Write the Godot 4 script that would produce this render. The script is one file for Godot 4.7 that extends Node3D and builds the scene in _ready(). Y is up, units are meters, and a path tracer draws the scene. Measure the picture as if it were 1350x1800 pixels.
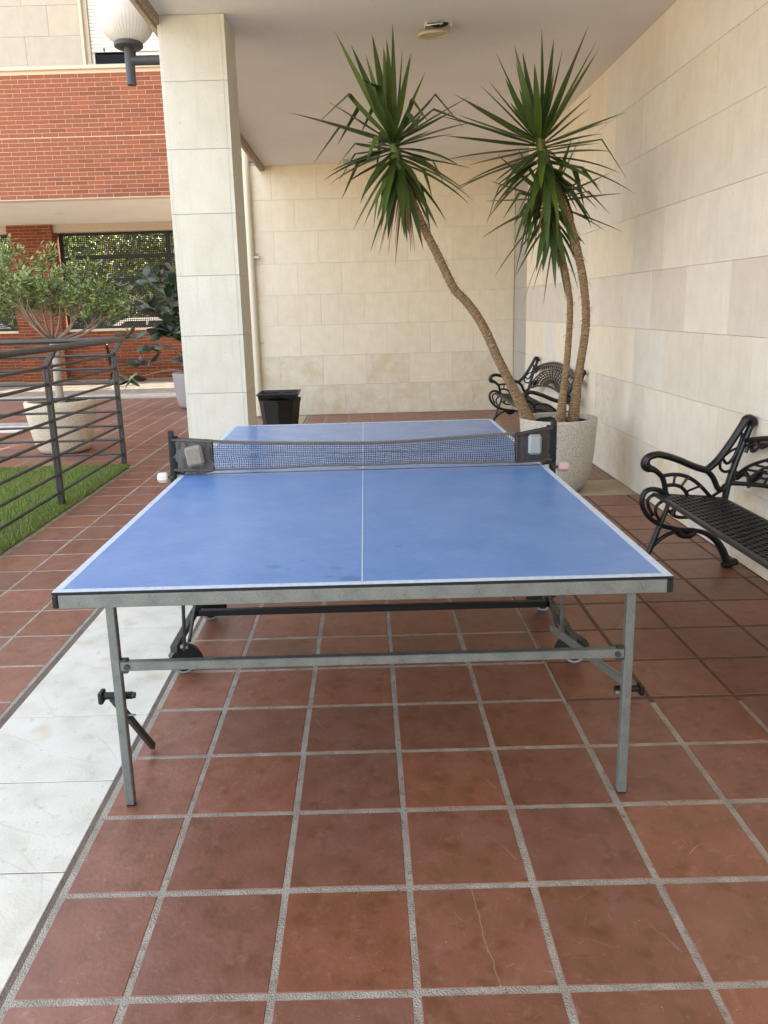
extends Node3D

var counts := {}
var rng := RandomNumberGenerator.new()
var M := {}

func _ready() -> void:
	rng.seed = 7
	# ---------- camera ----------
	var cam := Camera3D.new()
	cam.name = "camera"
	add_child(cam)
	cam.position = Vector3(0, 1.4187, 0)
	cam.rotation = Vector3(-0.2175, 0.003, -0.0281)
	cam.projection = Camera3D.PROJECTION_FRUSTUM
	cam.near = 0.05
	cam.far = 900.0
	cam.size = 0.05 * 1800.0 / 1357.09
	cam.frustum_offset = Vector2(0.05 * 31.5 / 1357.09, -0.05 * 57.8 / 1357.09)
	cam.current = true
	# ---------- sky, sun, exposure ----------
	var env := Environment.new()
	env.background_mode = Environment.BG_SKY
	var sky := Sky.new()
	var sm := ProceduralSkyMaterial.new()
	sm.sky_top_color = Color(0.64, 0.70, 0.79)
	sm.sky_horizon_color = Color(0.88, 0.89, 0.89)
	sm.sky_curve = 0.18
	sm.ground_horizon_color = Color(0.62, 0.60, 0.57)
	sm.ground_bottom_color = Color(0.40, 0.37, 0.34)
	sm.sun_angle_max = 1.0
	sky.sky_material = sm
	env.sky = sky
	env.background_energy_multiplier = 0.86
	env.tonemap_mode = Environment.TONE_MAPPER_LINEAR
	env.tonemap_exposure = 6.8
	env.sdfgi_enabled = true
	env.ssao_enabled = true
	env.ssil_enabled = true
	var we := WorldEnvironment.new()
	we.name = "world_environment"
	we.environment = env
	add_child(we)
	var sun := DirectionalLight3D.new()
	sun.name = "sun"
	sun.light_energy = 1.55
	sun.light_color = Color(1.0, 0.95, 0.86)
	sun.light_angular_distance = 0.5
	sun.shadow_enabled = true
	add_child(sun)
	sun.look_at_from_position(Vector3(5.0, 15.4, -11.8), Vector3.ZERO, Vector3.UP)

	make_materials()
	build_floor()
	build_arcade()
	build_far_building()
	build_street()
	build_table()
	build_net()
	build_yucca()
	build_benches()
	build_bin()
	build_fittings()
	build_railing()
	build_courtyard_plants()

# =====================================================================
# naming and nodes
func numbered(par: Node, called: String) -> String:
	var key := str(par.get_instance_id()) + "/" + called
	var n: int = counts.get(key, 0)
	counts[key] = n + 1
	return called if n == 0 else "%s_%03d" % [called, n]

func obj(called: String, what, mat, par: Node = self, at := Vector3.ZERO) -> MeshInstance3D:
	var o := MeshInstance3D.new()
	o.name = numbered(par, called)
	if what is SurfaceTool:
		o.mesh = what.commit()
	else:
		o.mesh = what
	o.material_override = mat
	o.position = at
	par.add_child(o, true)
	return o

# a part whose shape was written in world coordinates
func part(called: String, st, mat, par: Node3D) -> MeshInstance3D:
	var off := Vector3.ZERO
	var p: Node = par
	while p != self:
		off += (p as Node3D).position
		p = p.get_parent()
	return obj(called, st, mat, par, -off)

func tag(o: Node, label: String, category: String, group := "") -> Node:
	o.set_meta("label", label)
	o.set_meta("category", category)
	if group != "":
		o.set_meta("group", group)
	return o

func thing(called: String, label: String, category: String, at := Vector3.ZERO, turn := 0.0, group := "") -> Node3D:
	var o := Node3D.new()
	o.name = numbered(self, called)
	add_child(o, true)
	o.position = at
	o.rotation.y = turn
	tag(o, label, category, group)
	return o

func struct(called: String, what, mat) -> MeshInstance3D:
	var o := obj(called, what, mat)
	o.set_meta("kind", "structure")
	return o

func stuff(o: Node) -> Node:
	o.set_meta("kind", "stuff")
	return o

# =====================================================================
# mesh helpers
func new_st() -> SurfaceTool:
	var st := SurfaceTool.new()
	st.begin(Mesh.PRIMITIVE_TRIANGLES)
	return st

func vtx(st: SurfaceTool, p: Vector3, n: Vector3, uv: Vector2) -> void:
	st.set_normal(n)
	st.set_uv(uv)
	st.add_vertex(p)

func tri(st: SurfaceTool, a: Vector3, b: Vector3, c: Vector3, na: Vector3, nb: Vector3, nc: Vector3, ua: Vector2, ub: Vector2, uc: Vector2) -> void:
	var g := (c - a).cross(b - a)
	vtx(st, a, na, ua)
	if g.dot(na + nb + nc) >= 0.0:
		vtx(st, b, nb, ub)
		vtx(st, c, nc, uc)
	else:
		vtx(st, c, nc, uc)
		vtx(st, b, nb, ub)

func puv(p: Vector3, n: Vector3, uvo: Vector2, k: float) -> Vector2:
	var a := n.abs()
	if a.y >= a.x and a.y >= a.z:
		return uvo + Vector2(p.x, p.z) * k
	if a.x >= a.z:
		return uvo + Vector2(p.z, -p.y) * k
	return uvo + Vector2(p.x, -p.y) * k

func face(st: SurfaceTool, pts: Array, n: Vector3, uvo: Vector2, k: float, xf: Transform3D) -> void:
	var wn := (xf.basis * n).normalized()
	for i in range(1, pts.size() - 1):
		var a: Vector3 = pts[0]
		var b: Vector3 = pts[i]
		var c: Vector3 = pts[i + 1]
		tri(st, xf * a, xf * b, xf * c, wn, wn, wn, puv(a, n, uvo, k), puv(b, n, uvo, k), puv(c, n, uvo, k))

# chamfered box; xf moves it
func cbox(st: SurfaceTool, c: Vector3, s: Vector3, bev := 0.0, xf := Transform3D.IDENTITY, uvo := Vector2.ZERO, k := 1.0) -> void:
	var h := s * 0.5
	var t := xf * Transform3D(Basis.IDENTITY, c)
	bev = minf(bev, minf(h.x, minf(h.y, h.z)) * 0.9)
	var P := func(sx: float, sy: float, sz: float, ax: int) -> Vector3:
		return Vector3(sx * (h.x - (0.0 if ax == 0 else bev)), sy * (h.y - (0.0 if ax == 1 else bev)), sz * (h.z - (0.0 if ax == 2 else bev)))
	for sg in [-1.0, 1.0]:
		face(st, [P.call(sg, -1, -1, 0), P.call(sg, 1, -1, 0), P.call(sg, 1, 1, 0), P.call(sg, -1, 1, 0)], Vector3(sg, 0, 0), uvo, k, t)
		face(st, [P.call(-1, sg, -1, 1), P.call(1, sg, -1, 1), P.call(1, sg, 1, 1), P.call(-1, sg, 1, 1)], Vector3(0, sg, 0), uvo, k, t)
		face(st, [P.call(-1, -1, sg, 2), P.call(1, -1, sg, 2), P.call(1, 1, sg, 2), P.call(-1, 1, sg, 2)], Vector3(0, 0, sg), uvo, k, t)
	if bev <= 0.0:
		return
	for a in [-1.0, 1.0]:
		for b in [-1.0, 1.0]:
			face(st, [P.call(a, b, -1, 0), P.call(a, b, 1, 0), P.call(a, b, 1, 1), P.call(a, b, -1, 1)], Vector3(a, b, 0).normalized(), uvo, k, t)
			face(st, [P.call(a, -1, b, 0), P.call(a, 1, b, 0), P.call(a, 1, b, 2), P.call(a, -1, b, 2)], Vector3(a, 0, b).normalized(), uvo, k, t)
			face(st, [P.call(-1, a, b, 1), P.call(1, a, b, 1), P.call(1, a, b, 2), P.call(-1, a, b, 2)], Vector3(0, a, b).normalized(), uvo, k, t)
			for d in [-1.0, 1.0]:
				face(st, [P.call(a, b, d, 0), P.call(a, b, d, 1), P.call(a, b, d, 2)], Vector3(a, b, d).normalized(), uvo, k, t)

func box_between(st: SurfaceTool, lo: Vector3, hi: Vector3, bev := 0.0, uvo := Vector2.ZERO, k := 1.0) -> void:
	cbox(st, (lo + hi) * 0.5, (hi - lo).abs(), bev, Transform3D.IDENTITY, uvo, k)

# a bar of width w (along side) and height h between two points
func bar(st: SurfaceTool, a: Vector3, b: Vector3, w: float, h: float, side := Vector3.RIGHT, bev := 0.001) -> void:
	var d := (b - a).normalized()
	var s := (side - d * side.dot(d)).normalized()
	var u := d.cross(s)
	cbox(st, Vector3.ZERO, Vector3(w, h, a.distance_to(b)), bev, Transform3D(Basis(s, u, d), (a + b) * 0.5), Vector2(a.x + b.z, a.y))

func smooth(pts: Array, n := 6) -> Array:
	var out := []
	for i in pts.size() - 1:
		var p0: Vector3 = pts[maxi(i - 1, 0)]
		var p1: Vector3 = pts[i]
		var p2: Vector3 = pts[i + 1]
		var p3: Vector3 = pts[mini(i + 2, pts.size() - 1)]
		for k in n:
			out.append(p1.cubic_interpolate(p2, p0, p3, float(k) / n))
	out.append(pts[-1])
	return out

# round tube along a polyline; radii is a number or an array; squash widens it along an axis
func tube(st: SurfaceTool, pts: Array, radii, sides := 8, caps := true, squash := Vector3.ONE, uk := 1.0, rough := 0.0) -> void:
	var n := pts.size()
	var ref := Vector3.UP
	var d0: Vector3 = (pts[1] - pts[0]).normalized()
	if absf(d0.dot(ref)) > 0.9:
		ref = Vector3.RIGHT
	var x := (ref - d0 * ref.dot(d0)).normalized()
	var rings := []
	var norms := []
	var along := 0.0
	var lens := []
	for i in n:
		var d: Vector3
		if i == 0:
			d = (pts[1] - pts[0]).normalized()
		elif i == n - 1:
			d = (pts[n - 1] - pts[n - 2]).normalized()
		else:
			d = ((pts[i + 1] - pts[i]).normalized() + (pts[i] - pts[i - 1]).normalized()).normalized()
			along += (pts[i] as Vector3).distance_to(pts[i - 1])
		if i == n - 1:
			along += (pts[i] as Vector3).distance_to(pts[i - 1])
		x = (x - d * x.dot(d)).normalized()
		var y := d.cross(x)
		var r: float = radii[i] if radii is Array else radii
		var ring := []
		var nr := []
		for k in sides:
			var a := TAU * k / sides
			var o := x * cos(a) + y * sin(a)
			var rr := r * (1.0 + (rng.randf_range(-rough, rough) if rough > 0.0 else 0.0))
			ring.append((pts[i] as Vector3) + o * rr * squash)
			nr.append((o / squash).normalized())
		rings.append(ring)
		norms.append(nr)
		lens.append(along)
	for i in n - 1:
		for k in sides:
			var j := (k + 1) % sides
			var u0 := float(k) / sides
			var u1 := float(k + 1) / sides
			var r0: float = (radii[i] if radii is Array else radii) * TAU * uk
			tri(st, rings[i][k], rings[i][j], rings[i + 1][j], norms[i][k], norms[i][j], norms[i + 1][j], Vector2(u0 * r0, lens[i] * uk), Vector2(u1 * r0, lens[i] * uk), Vector2(u1 * r0, lens[i + 1] * uk))
			tri(st, rings[i][k], rings[i + 1][j], rings[i + 1][k], norms[i][k], norms[i + 1][j], norms[i + 1][k], Vector2(u0 * r0, lens[i] * uk), Vector2(u1 * r0, lens[i + 1] * uk), Vector2(u0 * r0, lens[i + 1] * uk))
	if caps:
		for e in [0, n - 1]:
			var dd: Vector3 = ((pts[0] - pts[1]) if e == 0 else (pts[n - 1] - pts[n - 2])).normalized()
			for k in sides:
				tri(st, pts[e], rings[e][k], rings[e][(k + 1) % sides], dd, dd, dd, Vector2.ZERO, Vector2.RIGHT * 0.01, Vector2.ONE * 0.01)

# turned shape: profile of (radius, height); edges sharper than 40 degrees stay sharp
func lathe(st: SurfaceTool, prof: Array, c: Vector3, sides := 32, uk := 1.0, phase := 0.0, flat := false, xf := Transform3D.IDENTITY) -> void:
	var m := prof.size()
	var sn := []
	for i in m - 1:
		var d: Vector2 = prof[i + 1] - prof[i]
		sn.append(Vector2(d.y, -d.x).normalized())
	var run := 0.0
	for i in m - 1:
		var n0: Vector2 = sn[i]
		var n1: Vector2 = sn[i]
		if not flat:
			if i > 0 and sn[i - 1].dot(sn[i]) > 0.75:
				n0 = (sn[i - 1] + sn[i]).normalized()
			if i < m - 2 and sn[i + 1].dot(sn[i]) > 0.75:
				n1 = (sn[i + 1] + sn[i]).normalized()
		var p0: Vector2 = prof[i]
		var p1: Vector2 = prof[i + 1]
		var ln := p0.distance_to(p1)
		for k in sides:
			var a0 := TAU * k / sides + phase
			var a1 := TAU * (k + 1) / sides + phase
			var b0 := a0
			var b1 := a1
			if flat:
				b0 = (a0 + a1) * 0.5
				b1 = b0
			var q := func(r: Vector2, a: float) -> Vector3: return xf * (c + Vector3(cos(a) * r.x, r.y, sin(a) * r.x))
			var w := func(nn: Vector2, a: float) -> Vector3: return xf.basis * Vector3(cos(a) * nn.x, nn.y, sin(a) * nn.x)
			var R := maxf(p0.x, p1.x)
			var ua := Vector2(a0 * R, run) * uk
			var ub := Vector2(a1 * R, run) * uk
			var uc := Vector2(a1 * R, run + ln) * uk
			var ud := Vector2(a0 * R, run + ln) * uk
			if p0.x > 0.0001:
				tri(st, q.call(p0, a0), q.call(p0, a1), q.call(p1, a1), w.call(n0, b0), w.call(n0, b1), w.call(n1, b1), ua, ub, uc)
			if p1.x > 0.0001:
				tri(st, q.call(p0, a0), q.call(p1, a1), q.call(p1, a0), w.call(n0, b0), w.call(n1, b1), w.call(n1, b0), ua, uc, ud)
		run += ln

# long leaf bent by its weight; both sides are drawn
func blade(st: SurfaceTool, p0: Vector3, dir: Vector3, side: Vector3, L: float, W: float, droop: float, segs := 8, kink := 0.0, shape := 0) -> void:
	var prev := []
	var d := dir.normalized()
	var p := p0
	var s := (side - d * side.dot(d)).normalized()
	for i in segs + 1:
		var t := float(i) / segs
		var w: float
		if shape == 0:
			w = W * (0.45 + 0.55 * smoothstep(0.0, 0.35, t)) * (1.0 - pow(t, 2.6)) + 0.0006
		else:
			w = W * pow(maxf(sin(PI * clampf(t * 0.94 + 0.04, 0.0, 1.0)), 0.0), 0.75) + 0.0008
		var up := s.cross(d).normalized()
		var fold := 0.22 * w
		var row := [p - s * w * 0.5 + up * fold, p, p + s * w * 0.5 + up * fold, (up + s * 0.35).normalized(), up, (up - s * 0.35).normalized(), t]
		if i > 0:
			var pv: Array = prev
			var v0: float = pv[6] * L
			var v1 := t * L
			var uu := [0.0, W * 0.5, W]
			for k in 2:
				tri(st, pv[k], pv[k + 1], row[k + 1], pv[3 + k], pv[4 + k], row[4 + k], Vector2(uu[k], v0), Vector2(uu[k + 1], v0), Vector2(uu[k + 1], v1))
				tri(st, pv[k], row[k + 1], row[k], pv[3 + k], row[4 + k], row[3 + k], Vector2(uu[k], v0), Vector2(uu[k + 1], v1), Vector2(uu[k], v1))
		prev = row
		p += d * (L / segs)
		var bend := droop / segs * (0.4 + 1.2 * t)
		if kink > 0.0 and absf(t - 0.42) < 0.5 / segs:
			bend += kink
		d = (d + Vector3.DOWN * bend).normalized()
		s = (s - d * s.dot(d)).normalized()

# =====================================================================
# textures
func nz(size: int, freq: float, sd: int, type := FastNoiseLite.TYPE_SIMPLEX_SMOOTH, oct := 3, h := 0) -> PackedByteArray:
	var f := FastNoiseLite.new()
	f.noise_type = type
	f.seed = sd
	f.frequency = freq
	f.fractal_octaves = oct
	if oct <= 1:
		f.fractal_type = FastNoiseLite.FRACTAL_NONE
	var im := f.get_seamless_image(size, size if h == 0 else h)
	im.convert(Image.FORMAT_L8)
	return im.get_data()

# stretched noise: small picture scaled along one axis
func streak(size: int, fx: int, fy: int, freq: float, sd: int) -> PackedByteArray:
	var f := FastNoiseLite.new()
	f.seed = sd
	f.frequency = freq
	f.fractal_octaves = 3
	var im := f.get_seamless_image(size / fx, size / fy)
	im.convert(Image.FORMAT_L8)
	im.resize(size, size, Image.INTERPOLATE_CUBIC)
	return im.get_data()

func img_rgb(size: int, data: PackedByteArray) -> Image:
	return Image.create_from_data(size, size, false, Image.FORMAT_RGB8, data)

func tex(im: Image) -> ImageTexture:
	return ImageTexture.create_from_image(im)

# colour between three tones by a broad noise, plus grain; returns an Image
func tone_image(size: int, c0: Color, c1: Color, c2: Color, broad: PackedByteArray, fine: PackedByteArray, amount: float) -> Image:
	var out := PackedByteArray()
	out.resize(size * size * 3)
	var lut := []
	for i in 256:
		var t := i / 255.0
		var c := c0.lerp(c1, clampf(t * 2.0, 0, 1)).lerp(c2, clampf(t * 2.0 - 1.0, 0, 1))
		lut.append(c * 255.0)
	for i in size * size:
		var c: Color = lut[broad[i]]
		var g := 1.0 + (fine[i] / 255.0 - 0.5) * amount
		out[i * 3] = int(clampf(c.r * g, 0, 255))
		out[i * 3 + 1] = int(clampf(c.g * g, 0, 255))
		out[i * 3 + 2] = int(clampf(c.b * g, 0, 255))
	return img_rgb(size, out)

# blends a colour in where a noise passes a threshold
func overlay(im: Image, mask: PackedByteArray, lo: float, hi: float, c: Color, a: float) -> void:
	var size := im.get_width()
	var d := im.get_data()
	var cr := c.r * 255.0
	var cg := c.g * 255.0
	var cb := c.b * 255.0
	for i in size * size:
		var m := mask[i] / 255.0
		if (m > lo) if hi > lo else (m < lo):
			var w := clampf((m - lo) / (hi - lo), 0.0, 1.0) * a
			d[i * 3] = int(lerpf(d[i * 3], cr, w))
			d[i * 3 + 1] = int(lerpf(d[i * 3 + 1], cg, w))
			d[i * 3 + 2] = int(lerpf(d[i * 3 + 2], cb, w))
	im.set_data(size, size, false, Image.FORMAT_RGB8, d)

func dot(im: Image, x: float, y: float, r: float, c: Color, a: float) -> void:
	var size := im.get_width()
	for yy in range(int(y - r), int(y + r) + 2):
		for xx in range(int(x - r), int(x + r) + 2):
			var dd := Vector2(xx - x, yy - y).length()
			var w := clampf(r - dd + 0.5, 0.0, 1.0) * a
			if w > 0.0:
				var px := posmod(xx, size)
				var py := posmod(yy, size)
				im.set_pixel(px, py, im.get_pixel(px, py).lerp(c, w))

func scratch(im: Image, x: float, y: float, ang: float, L: float, curve: float, c: Color, a: float, r := 0.5) -> void:
	var n := int(L)
	for i in n:
		dot(im, x, y, r, c, a * (0.5 + 0.5 * sin(PI * i / float(n))))
		x += cos(ang)
		y += sin(ang)
		ang += curve

func mat(c: Color, rough := 0.7, metal := 0.0, t: Texture2D = null, k := 1.0) -> StandardMaterial3D:
	var m := StandardMaterial3D.new()
	m.albedo_color = c
	m.roughness = rough
	m.metallic = metal
	if t:
		m.albedo_texture = t
		m.uv1_scale = Vector3(k, k, k)
	return m

func relief(m: StandardMaterial3D, t: Texture2D, cm: float) -> StandardMaterial3D:
	m.heightmap_enabled = true
	m.heightmap_texture = t
	m.heightmap_scale = cm
	return m

func grey_tex(size: int, d: PackedByteArray) -> ImageTexture:
	return tex(Image.create_from_data(size, size, false, Image.FORMAT_L8, d))

func make_materials() -> void:
	var S := 512
	var broad := nz(S, 0.006, 11)
	var broad2 := nz(S, 0.011, 12)
	var mid := nz(S, 0.03, 13)
	var fine := nz(S, 0.22, 14, FastNoiseLite.TYPE_SIMPLEX_SMOOTH, 2)
	var grain := nz(S, 0.45, 15, FastNoiseLite.TYPE_VALUE, 1)
	var cells := nz(S, 0.09, 16, FastNoiseLite.TYPE_CELLULAR, 1)
	var t_fine := grey_tex(S, fine)
	var t_grain := grey_tex(S, grain)
	# clay tile, 3 x 3 tiles in one picture of 1024
	var B := 1024
	var im := tone_image(B, Color(0.485, 0.318, 0.235), Color(0.53, 0.346, 0.268), Color(0.56, 0.378, 0.308), nz(B, 0.006, 21), nz(B, 0.12, 22), 0.10)
	overlay(im, nz(B, 0.010, 23), 0.62, 0.9, Color(0.43, 0.28, 0.17), 0.65)
	overlay(im, nz(B, 0.016, 24), 0.66, 0.95, Color(0.62, 0.47, 0.41), 0.55)
	overlay(im, nz(B, 0.045, 25), 0.70, 0.95, Color(0.66, 0.53, 0.48), 0.35)
	for i in 90:
		scratch(im, rng.randf() * B, rng.randf() * B, rng.randf() * TAU, rng.randf_range(8, 70), rng.randf_range(-0.015, 0.015), Color(0.80, 0.69, 0.62), rng.randf_range(0.2, 0.6), rng.randf_range(0.4, 0.9))
	for i in 16:
		var cx := rng.randf() * B
		var cy := rng.randf() * B
		var ang := rng.randf() * TAU
		for k in rng.randi_range(6, 26):
			ang += rng.randf_range(-0.9, 0.9)
			cx += cos(ang) * 2.0
			cy += sin(ang) * 2.0
			dot(im, cx, cy, rng.randf_range(0.8, 2.6), Color(0.76, 0.65, 0.60), rng.randf_range(0.06, 0.24))
	for i in 120:
		dot(im, rng.randf() * B, rng.randf() * B, rng.randf_range(0.5, 1.3), Color(0.9, 0.85, 0.78) if i % 3 else Color(0.15, 0.09, 0.07), 0.7)
	# one cracked tile, in the last cell
	var cxk := 853.0
	for i in 330:
		cxk += rng.randf_range(-0.9, 1.05)
		dot(im, cxk, 686.0 + i, 0.7, Color(0.78, 0.66, 0.58), 0.75)
	var t_tile := tex(im)
	var t_tile_h := grey_tex(B, nz(B, 0.05, 26, FastNoiseLite.TYPE_SIMPLEX_SMOOTH, 4))
	M.tile = []
	for tint in [Color(1, 1, 1), Color(0.95, 0.945, 0.94), Color(1.04, 1.01, 0.98), Color(0.98, 0.95, 0.90), Color(0.95, 0.965, 0.99)]:
		M.tile.append(relief(mat(tint, 0.40, 0.0, t_tile, 1.0), t_tile_h, 0.05))
	# grout
	im = tone_image(S, Color(0.57, 0.53, 0.475), Color(0.635, 0.595, 0.54), Color(0.69, 0.65, 0.595), broad2, fine, 0.26)
	overlay(im, mid, 0.68, 0.9, Color(0.42, 0.36, 0.30), 0.5)
	M.grout = relief(mat(Color.WHITE, 0.95, 0.0, tex(im), 1.6), t_fine, 0.35)
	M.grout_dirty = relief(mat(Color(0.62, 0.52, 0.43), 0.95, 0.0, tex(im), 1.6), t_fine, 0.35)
	M.grout_grey = relief(mat(Color(0.72, 0.66, 0.63), 0.95, 0.0, tex(im), 1.6), t_fine, 0.35)
	# white marble strip
	im = tone_image(S, Color(0.80, 0.785, 0.745), Color(0.86, 0.845, 0.81), Color(0.885, 0.875, 0.85), broad2, fine, 0.05)
	overlay(im, mid, 0.72, 0.95, Color(0.70, 0.67, 0.61), 0.5)
	overlay(im, broad, 0.80, 0.98, Color(0.72, 0.62, 0.46), 0.35)
	for i in 26:
		scratch(im, rng.randf() * S, rng.randf() * S, rng.randf_range(0.2, 1.2), rng.randf_range(20, 120), rng.randf_range(-0.004, 0.004), Color(0.66, 0.64, 0.60), 0.16, 0.9)
	for i in 70:
		dot(im, rng.randf() * S, rng.randf() * S, rng.randf_range(0.5, 1.0), Color(0.35, 0.33, 0.3), 0.6)
	M.marble = relief(mat(Color(0.985, 0.962, 0.92), 0.42, 0.0, tex(im), 0.9), t_fine, 0.04)
	M.marble_beige = relief(mat(Color(0.80, 0.74, 0.64), 0.55, 0.0, tex(im), 0.9), t_fine, 0.04)  # same marble, tinted darker and yellower
	# limestone cladding
	var st1 := streak(S, 1, 12, 0.05, 31)
	im = tone_image(S, Color(0.86, 0.83, 0.765), Color(0.88, 0.85, 0.79), Color(0.895, 0.868, 0.812), broad2, fine, 0.06)
	overlay(im, st1, 0.60, 0.95, Color(0.83, 0.79, 0.715), 0.35)
	overlay(im, mid, 0.74, 0.97, Color(0.79, 0.75, 0.68), 0.22)
	overlay(im, mid, 0.24, 0.05, Color(0.91, 0.885, 0.84), 0.3)
	for i in 30:
		scratch(im, rng.randf() * S, rng.randf() * S, rng.randf() * TAU, rng.randf_range(6, 40), rng.randf_range(-0.04, 0.04), Color(0.66, 0.61, 0.53), 0.16, 0.6)
	for i in 90:
		dot(im, rng.randf() * S, rng.randf() * S, rng.randf_range(0.4, 1.1), Color(0.5, 0.46, 0.40), 0.5)
	var t_stone := tex(im)
	M.stone = []
	for tint in [Color(1, 1, 1), Color(1.015, 1.01, 1.0), Color(0.985, 0.978, 0.968), Color(0.998, 0.985, 0.96), Color(0.96, 0.945, 0.935)]:
		M.stone.append(relief(mat(tint, 0.75, 0.0, t_stone, 0.8), t_fine, 0.03))
	M.stone_yellow = []
	for tint in [Color(1.035, 1.02, 0.965), Color(1.03, 1.01, 0.955), Color(1.04, 1.025, 0.975), Color(1.025, 1.005, 0.95)]:
		M.stone_yellow.append(relief(mat(tint, 0.75, 0.0, t_stone, 0.8), t_fine, 0.03))
	M.stone_grey = relief(mat(Color(0.80, 0.80, 0.80), 0.75, 0.0, t_stone, 0.8), t_fine, 0.03)
	M.stone_white = [relief(mat(Color(0.965, 0.985, 0.985), 0.7, 0.0, t_stone, 0.8), t_fine, 0.03), relief(mat(Color(0.95, 0.97, 0.965), 0.7, 0.0, t_stone, 0.8), t_fine, 0.03)]
	# limestone with damp stains and salt bloom (foot of the walls)
	var im2: Image = im.duplicate()
	overlay(im2, broad, 0.35, 1.0, Color(0.83, 0.76, 0.62), 0.7)
	overlay(im2, nz(S, 0.012, 33), 0.40, 0.95, Color(0.92, 0.90, 0.86), 0.6)
	overlay(im2, mid, 0.6, 1.0, Color(0.76, 0.70, 0.59), 0.3)
	M.stone_stained = relief(mat(Color(1.0, 0.985, 0.94), 0.8, 0.0, tex(im2), 0.8), t_fine, 0.05)
	var im4: Image = im.duplicate()
	overlay(im4, broad2, 0.20, 0.95, Color(0.80, 0.70, 0.55), 0.5)
	overlay(im4, mid, 0.5, 1.0, Color(0.68, 0.56, 0.40), 0.25)
	M.stone_brown = relief(mat(Color.WHITE, 0.8, 0.0, tex(im4), 0.8), t_fine, 0.05)
	M.joint = mat(Color(0.76, 0.715, 0.64), 0.95)
	# ceiling plaster
	im = tone_image(S, Color(0.885, 0.87, 0.85), Color(0.905, 0.89, 0.87), Color(0.915, 0.90, 0.88), broad, fine, 0.035)
	overlay(im, mid, 0.80, 0.95, Color(0.82, 0.80, 0.78), 0.2)
	M.plaster = relief(mat(Color(1.0, 1.0, 1.0), 0.9, 0.0, tex(im), 0.35), t_fine, 0.04)
	# stained concrete edge
	im = tone_image(S, Color(0.60, 0.52, 0.43), Color(0.72, 0.66, 0.58), Color(0.78, 0.74, 0.67), mid, fine, 0.3)
	M.edge = mat(Color.WHITE, 0.9, 0.0, tex(im), 3.0)
	var im3: Image = im.duplicate()
	overlay(im3, cells, 0.3, 0.0, Color(0.16, 0.10, 0.05), 0.9)
	overlay(im3, mid, 0.5, 0.8, Color(0.48, 0.33, 0.14), 0.8)
	M.edge_rust = mat(Color.WHITE, 0.95, 0.0, tex(im3), 3.0)
	# table board
	var T := 1024
	var sx := streak(T, 6, 1, 0.22, 41)
	im = tone_image(T, Color(0.345, 0.51, 0.735), Color(0.375, 0.535, 0.755), Color(0.41, 0.56, 0.77), nz(T, 0.006, 42), sx, 0.13)
	overlay(im, nz(T, 0.012, 43), 0.58, 0.98, Color(0.50, 0.62, 0.76), 0.30)
	overlay(im, nz(T, 0.03, 44), 0.72, 0.95, Color(0.46, 0.56, 0.70), 0.12)
	for i in 40:
		scratch(im, rng.randf() * T, rng.randf() * T, rng.randf_range(-0.5, 0.5), rng.randf_range(40, 220), rng.randf_range(-0.02, 0.02), Color(0.42, 0.52, 0.72), 0.25, 0.8)
	for i in 60:
		scratch(im, rng.randf() * T, rng.randf() * T, rng.randf_range(-0.3, 0.3), rng.randf_range(3, 10), 0.0, Color(0.10, 0.16, 0.30), 0.6, 0.6)
	# dried puddles, darker with an outline
	for q in [[0.346, 0.889, 17, 9], [0.478, 0.968, 26, 12], [0.454, 0.906, 9, 5], [0.393, 0.856, 8, 4], [0.44, 0.955, 14, 6], [0.567, 0.78, 10, 4], [0.372, 0.905, 6, 3]]:
		for k in 14:
			dot(im, q[0] * T + rng.randf_range(-0.6, 0.6) * q[2], q[1] * T + rng.randf_range(-0.6, 0.6) * q[3], q[3] * rng.randf_range(0.6, 1.1), Color(0.29, 0.45, 0.66), 0.28)
	var t_board := tex(im)
	M.board = mat(Color(1, 1, 1), 0.36, 0.0, t_board, 1.0)
	M.board.roughness = 0.36
	M.board.metallic_specular = 0.75
	M.board_far = mat(Color(1.0, 1.0, 1.0), 0.22, 0.0, t_board, 1.0)
	M.line = relief(mat(Color(0.80, 0.84, 0.88), 0.5, 0.0, tex(tone_image(S, Color(0.86, 0.88, 0.9), Color(0.95, 0.96, 0.97), Color(1, 1, 1), mid, fine, 0.12)), 3.0), t_fine, 0.02)
	M.board_under = mat(Color(0.20, 0.21, 0.23), 0.8)
	# galvanised steel with spangle and dirt
	im = tone_image(S, Color(0.49, 0.50, 0.485), Color(0.53, 0.54, 0.52), Color(0.56, 0.565, 0.54), broad2, fine, 0.20)
	overlay(im, fine, 0.70, 0.95, Color(0.74, 0.74, 0.66), 0.7)
	overlay(im, mid, 0.66, 0.98, Color(0.42, 0.40, 0.35), 0.5)
	M.zinc = mat(Color(0.95, 0.97, 0.97), 0.5, 0.55, tex(im), 2.5)
	M.zinc_dark = mat(Color(0.55, 0.55, 0.54), 0.5, 0.5, tex(im), 3.0)
	M.black_metal = mat(Color(0.07, 0.07, 0.075), 0.45, 0.3)
	M.black_plastic = mat(Color(0.055, 0.057, 0.062), 0.45)
	M.rubber = mat(Color(0.10, 0.10, 0.105), 0.8)
	M.tyre = mat(Color(0.55, 0.56, 0.56), 0.6)
	M.cast_iron = relief(mat(Color(0.075, 0.075, 0.085), 0.30, 0.0), t_fine, 0.02)
	M.cast_iron.uv1_scale = Vector3(6, 6, 6)
	M.cast_worn = relief(mat(Color(0.16, 0.155, 0.155), 0.34, 0.0), t_fine, 0.03)
	M.cast_worn.uv1_scale = Vector3(6, 6, 6)
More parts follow.
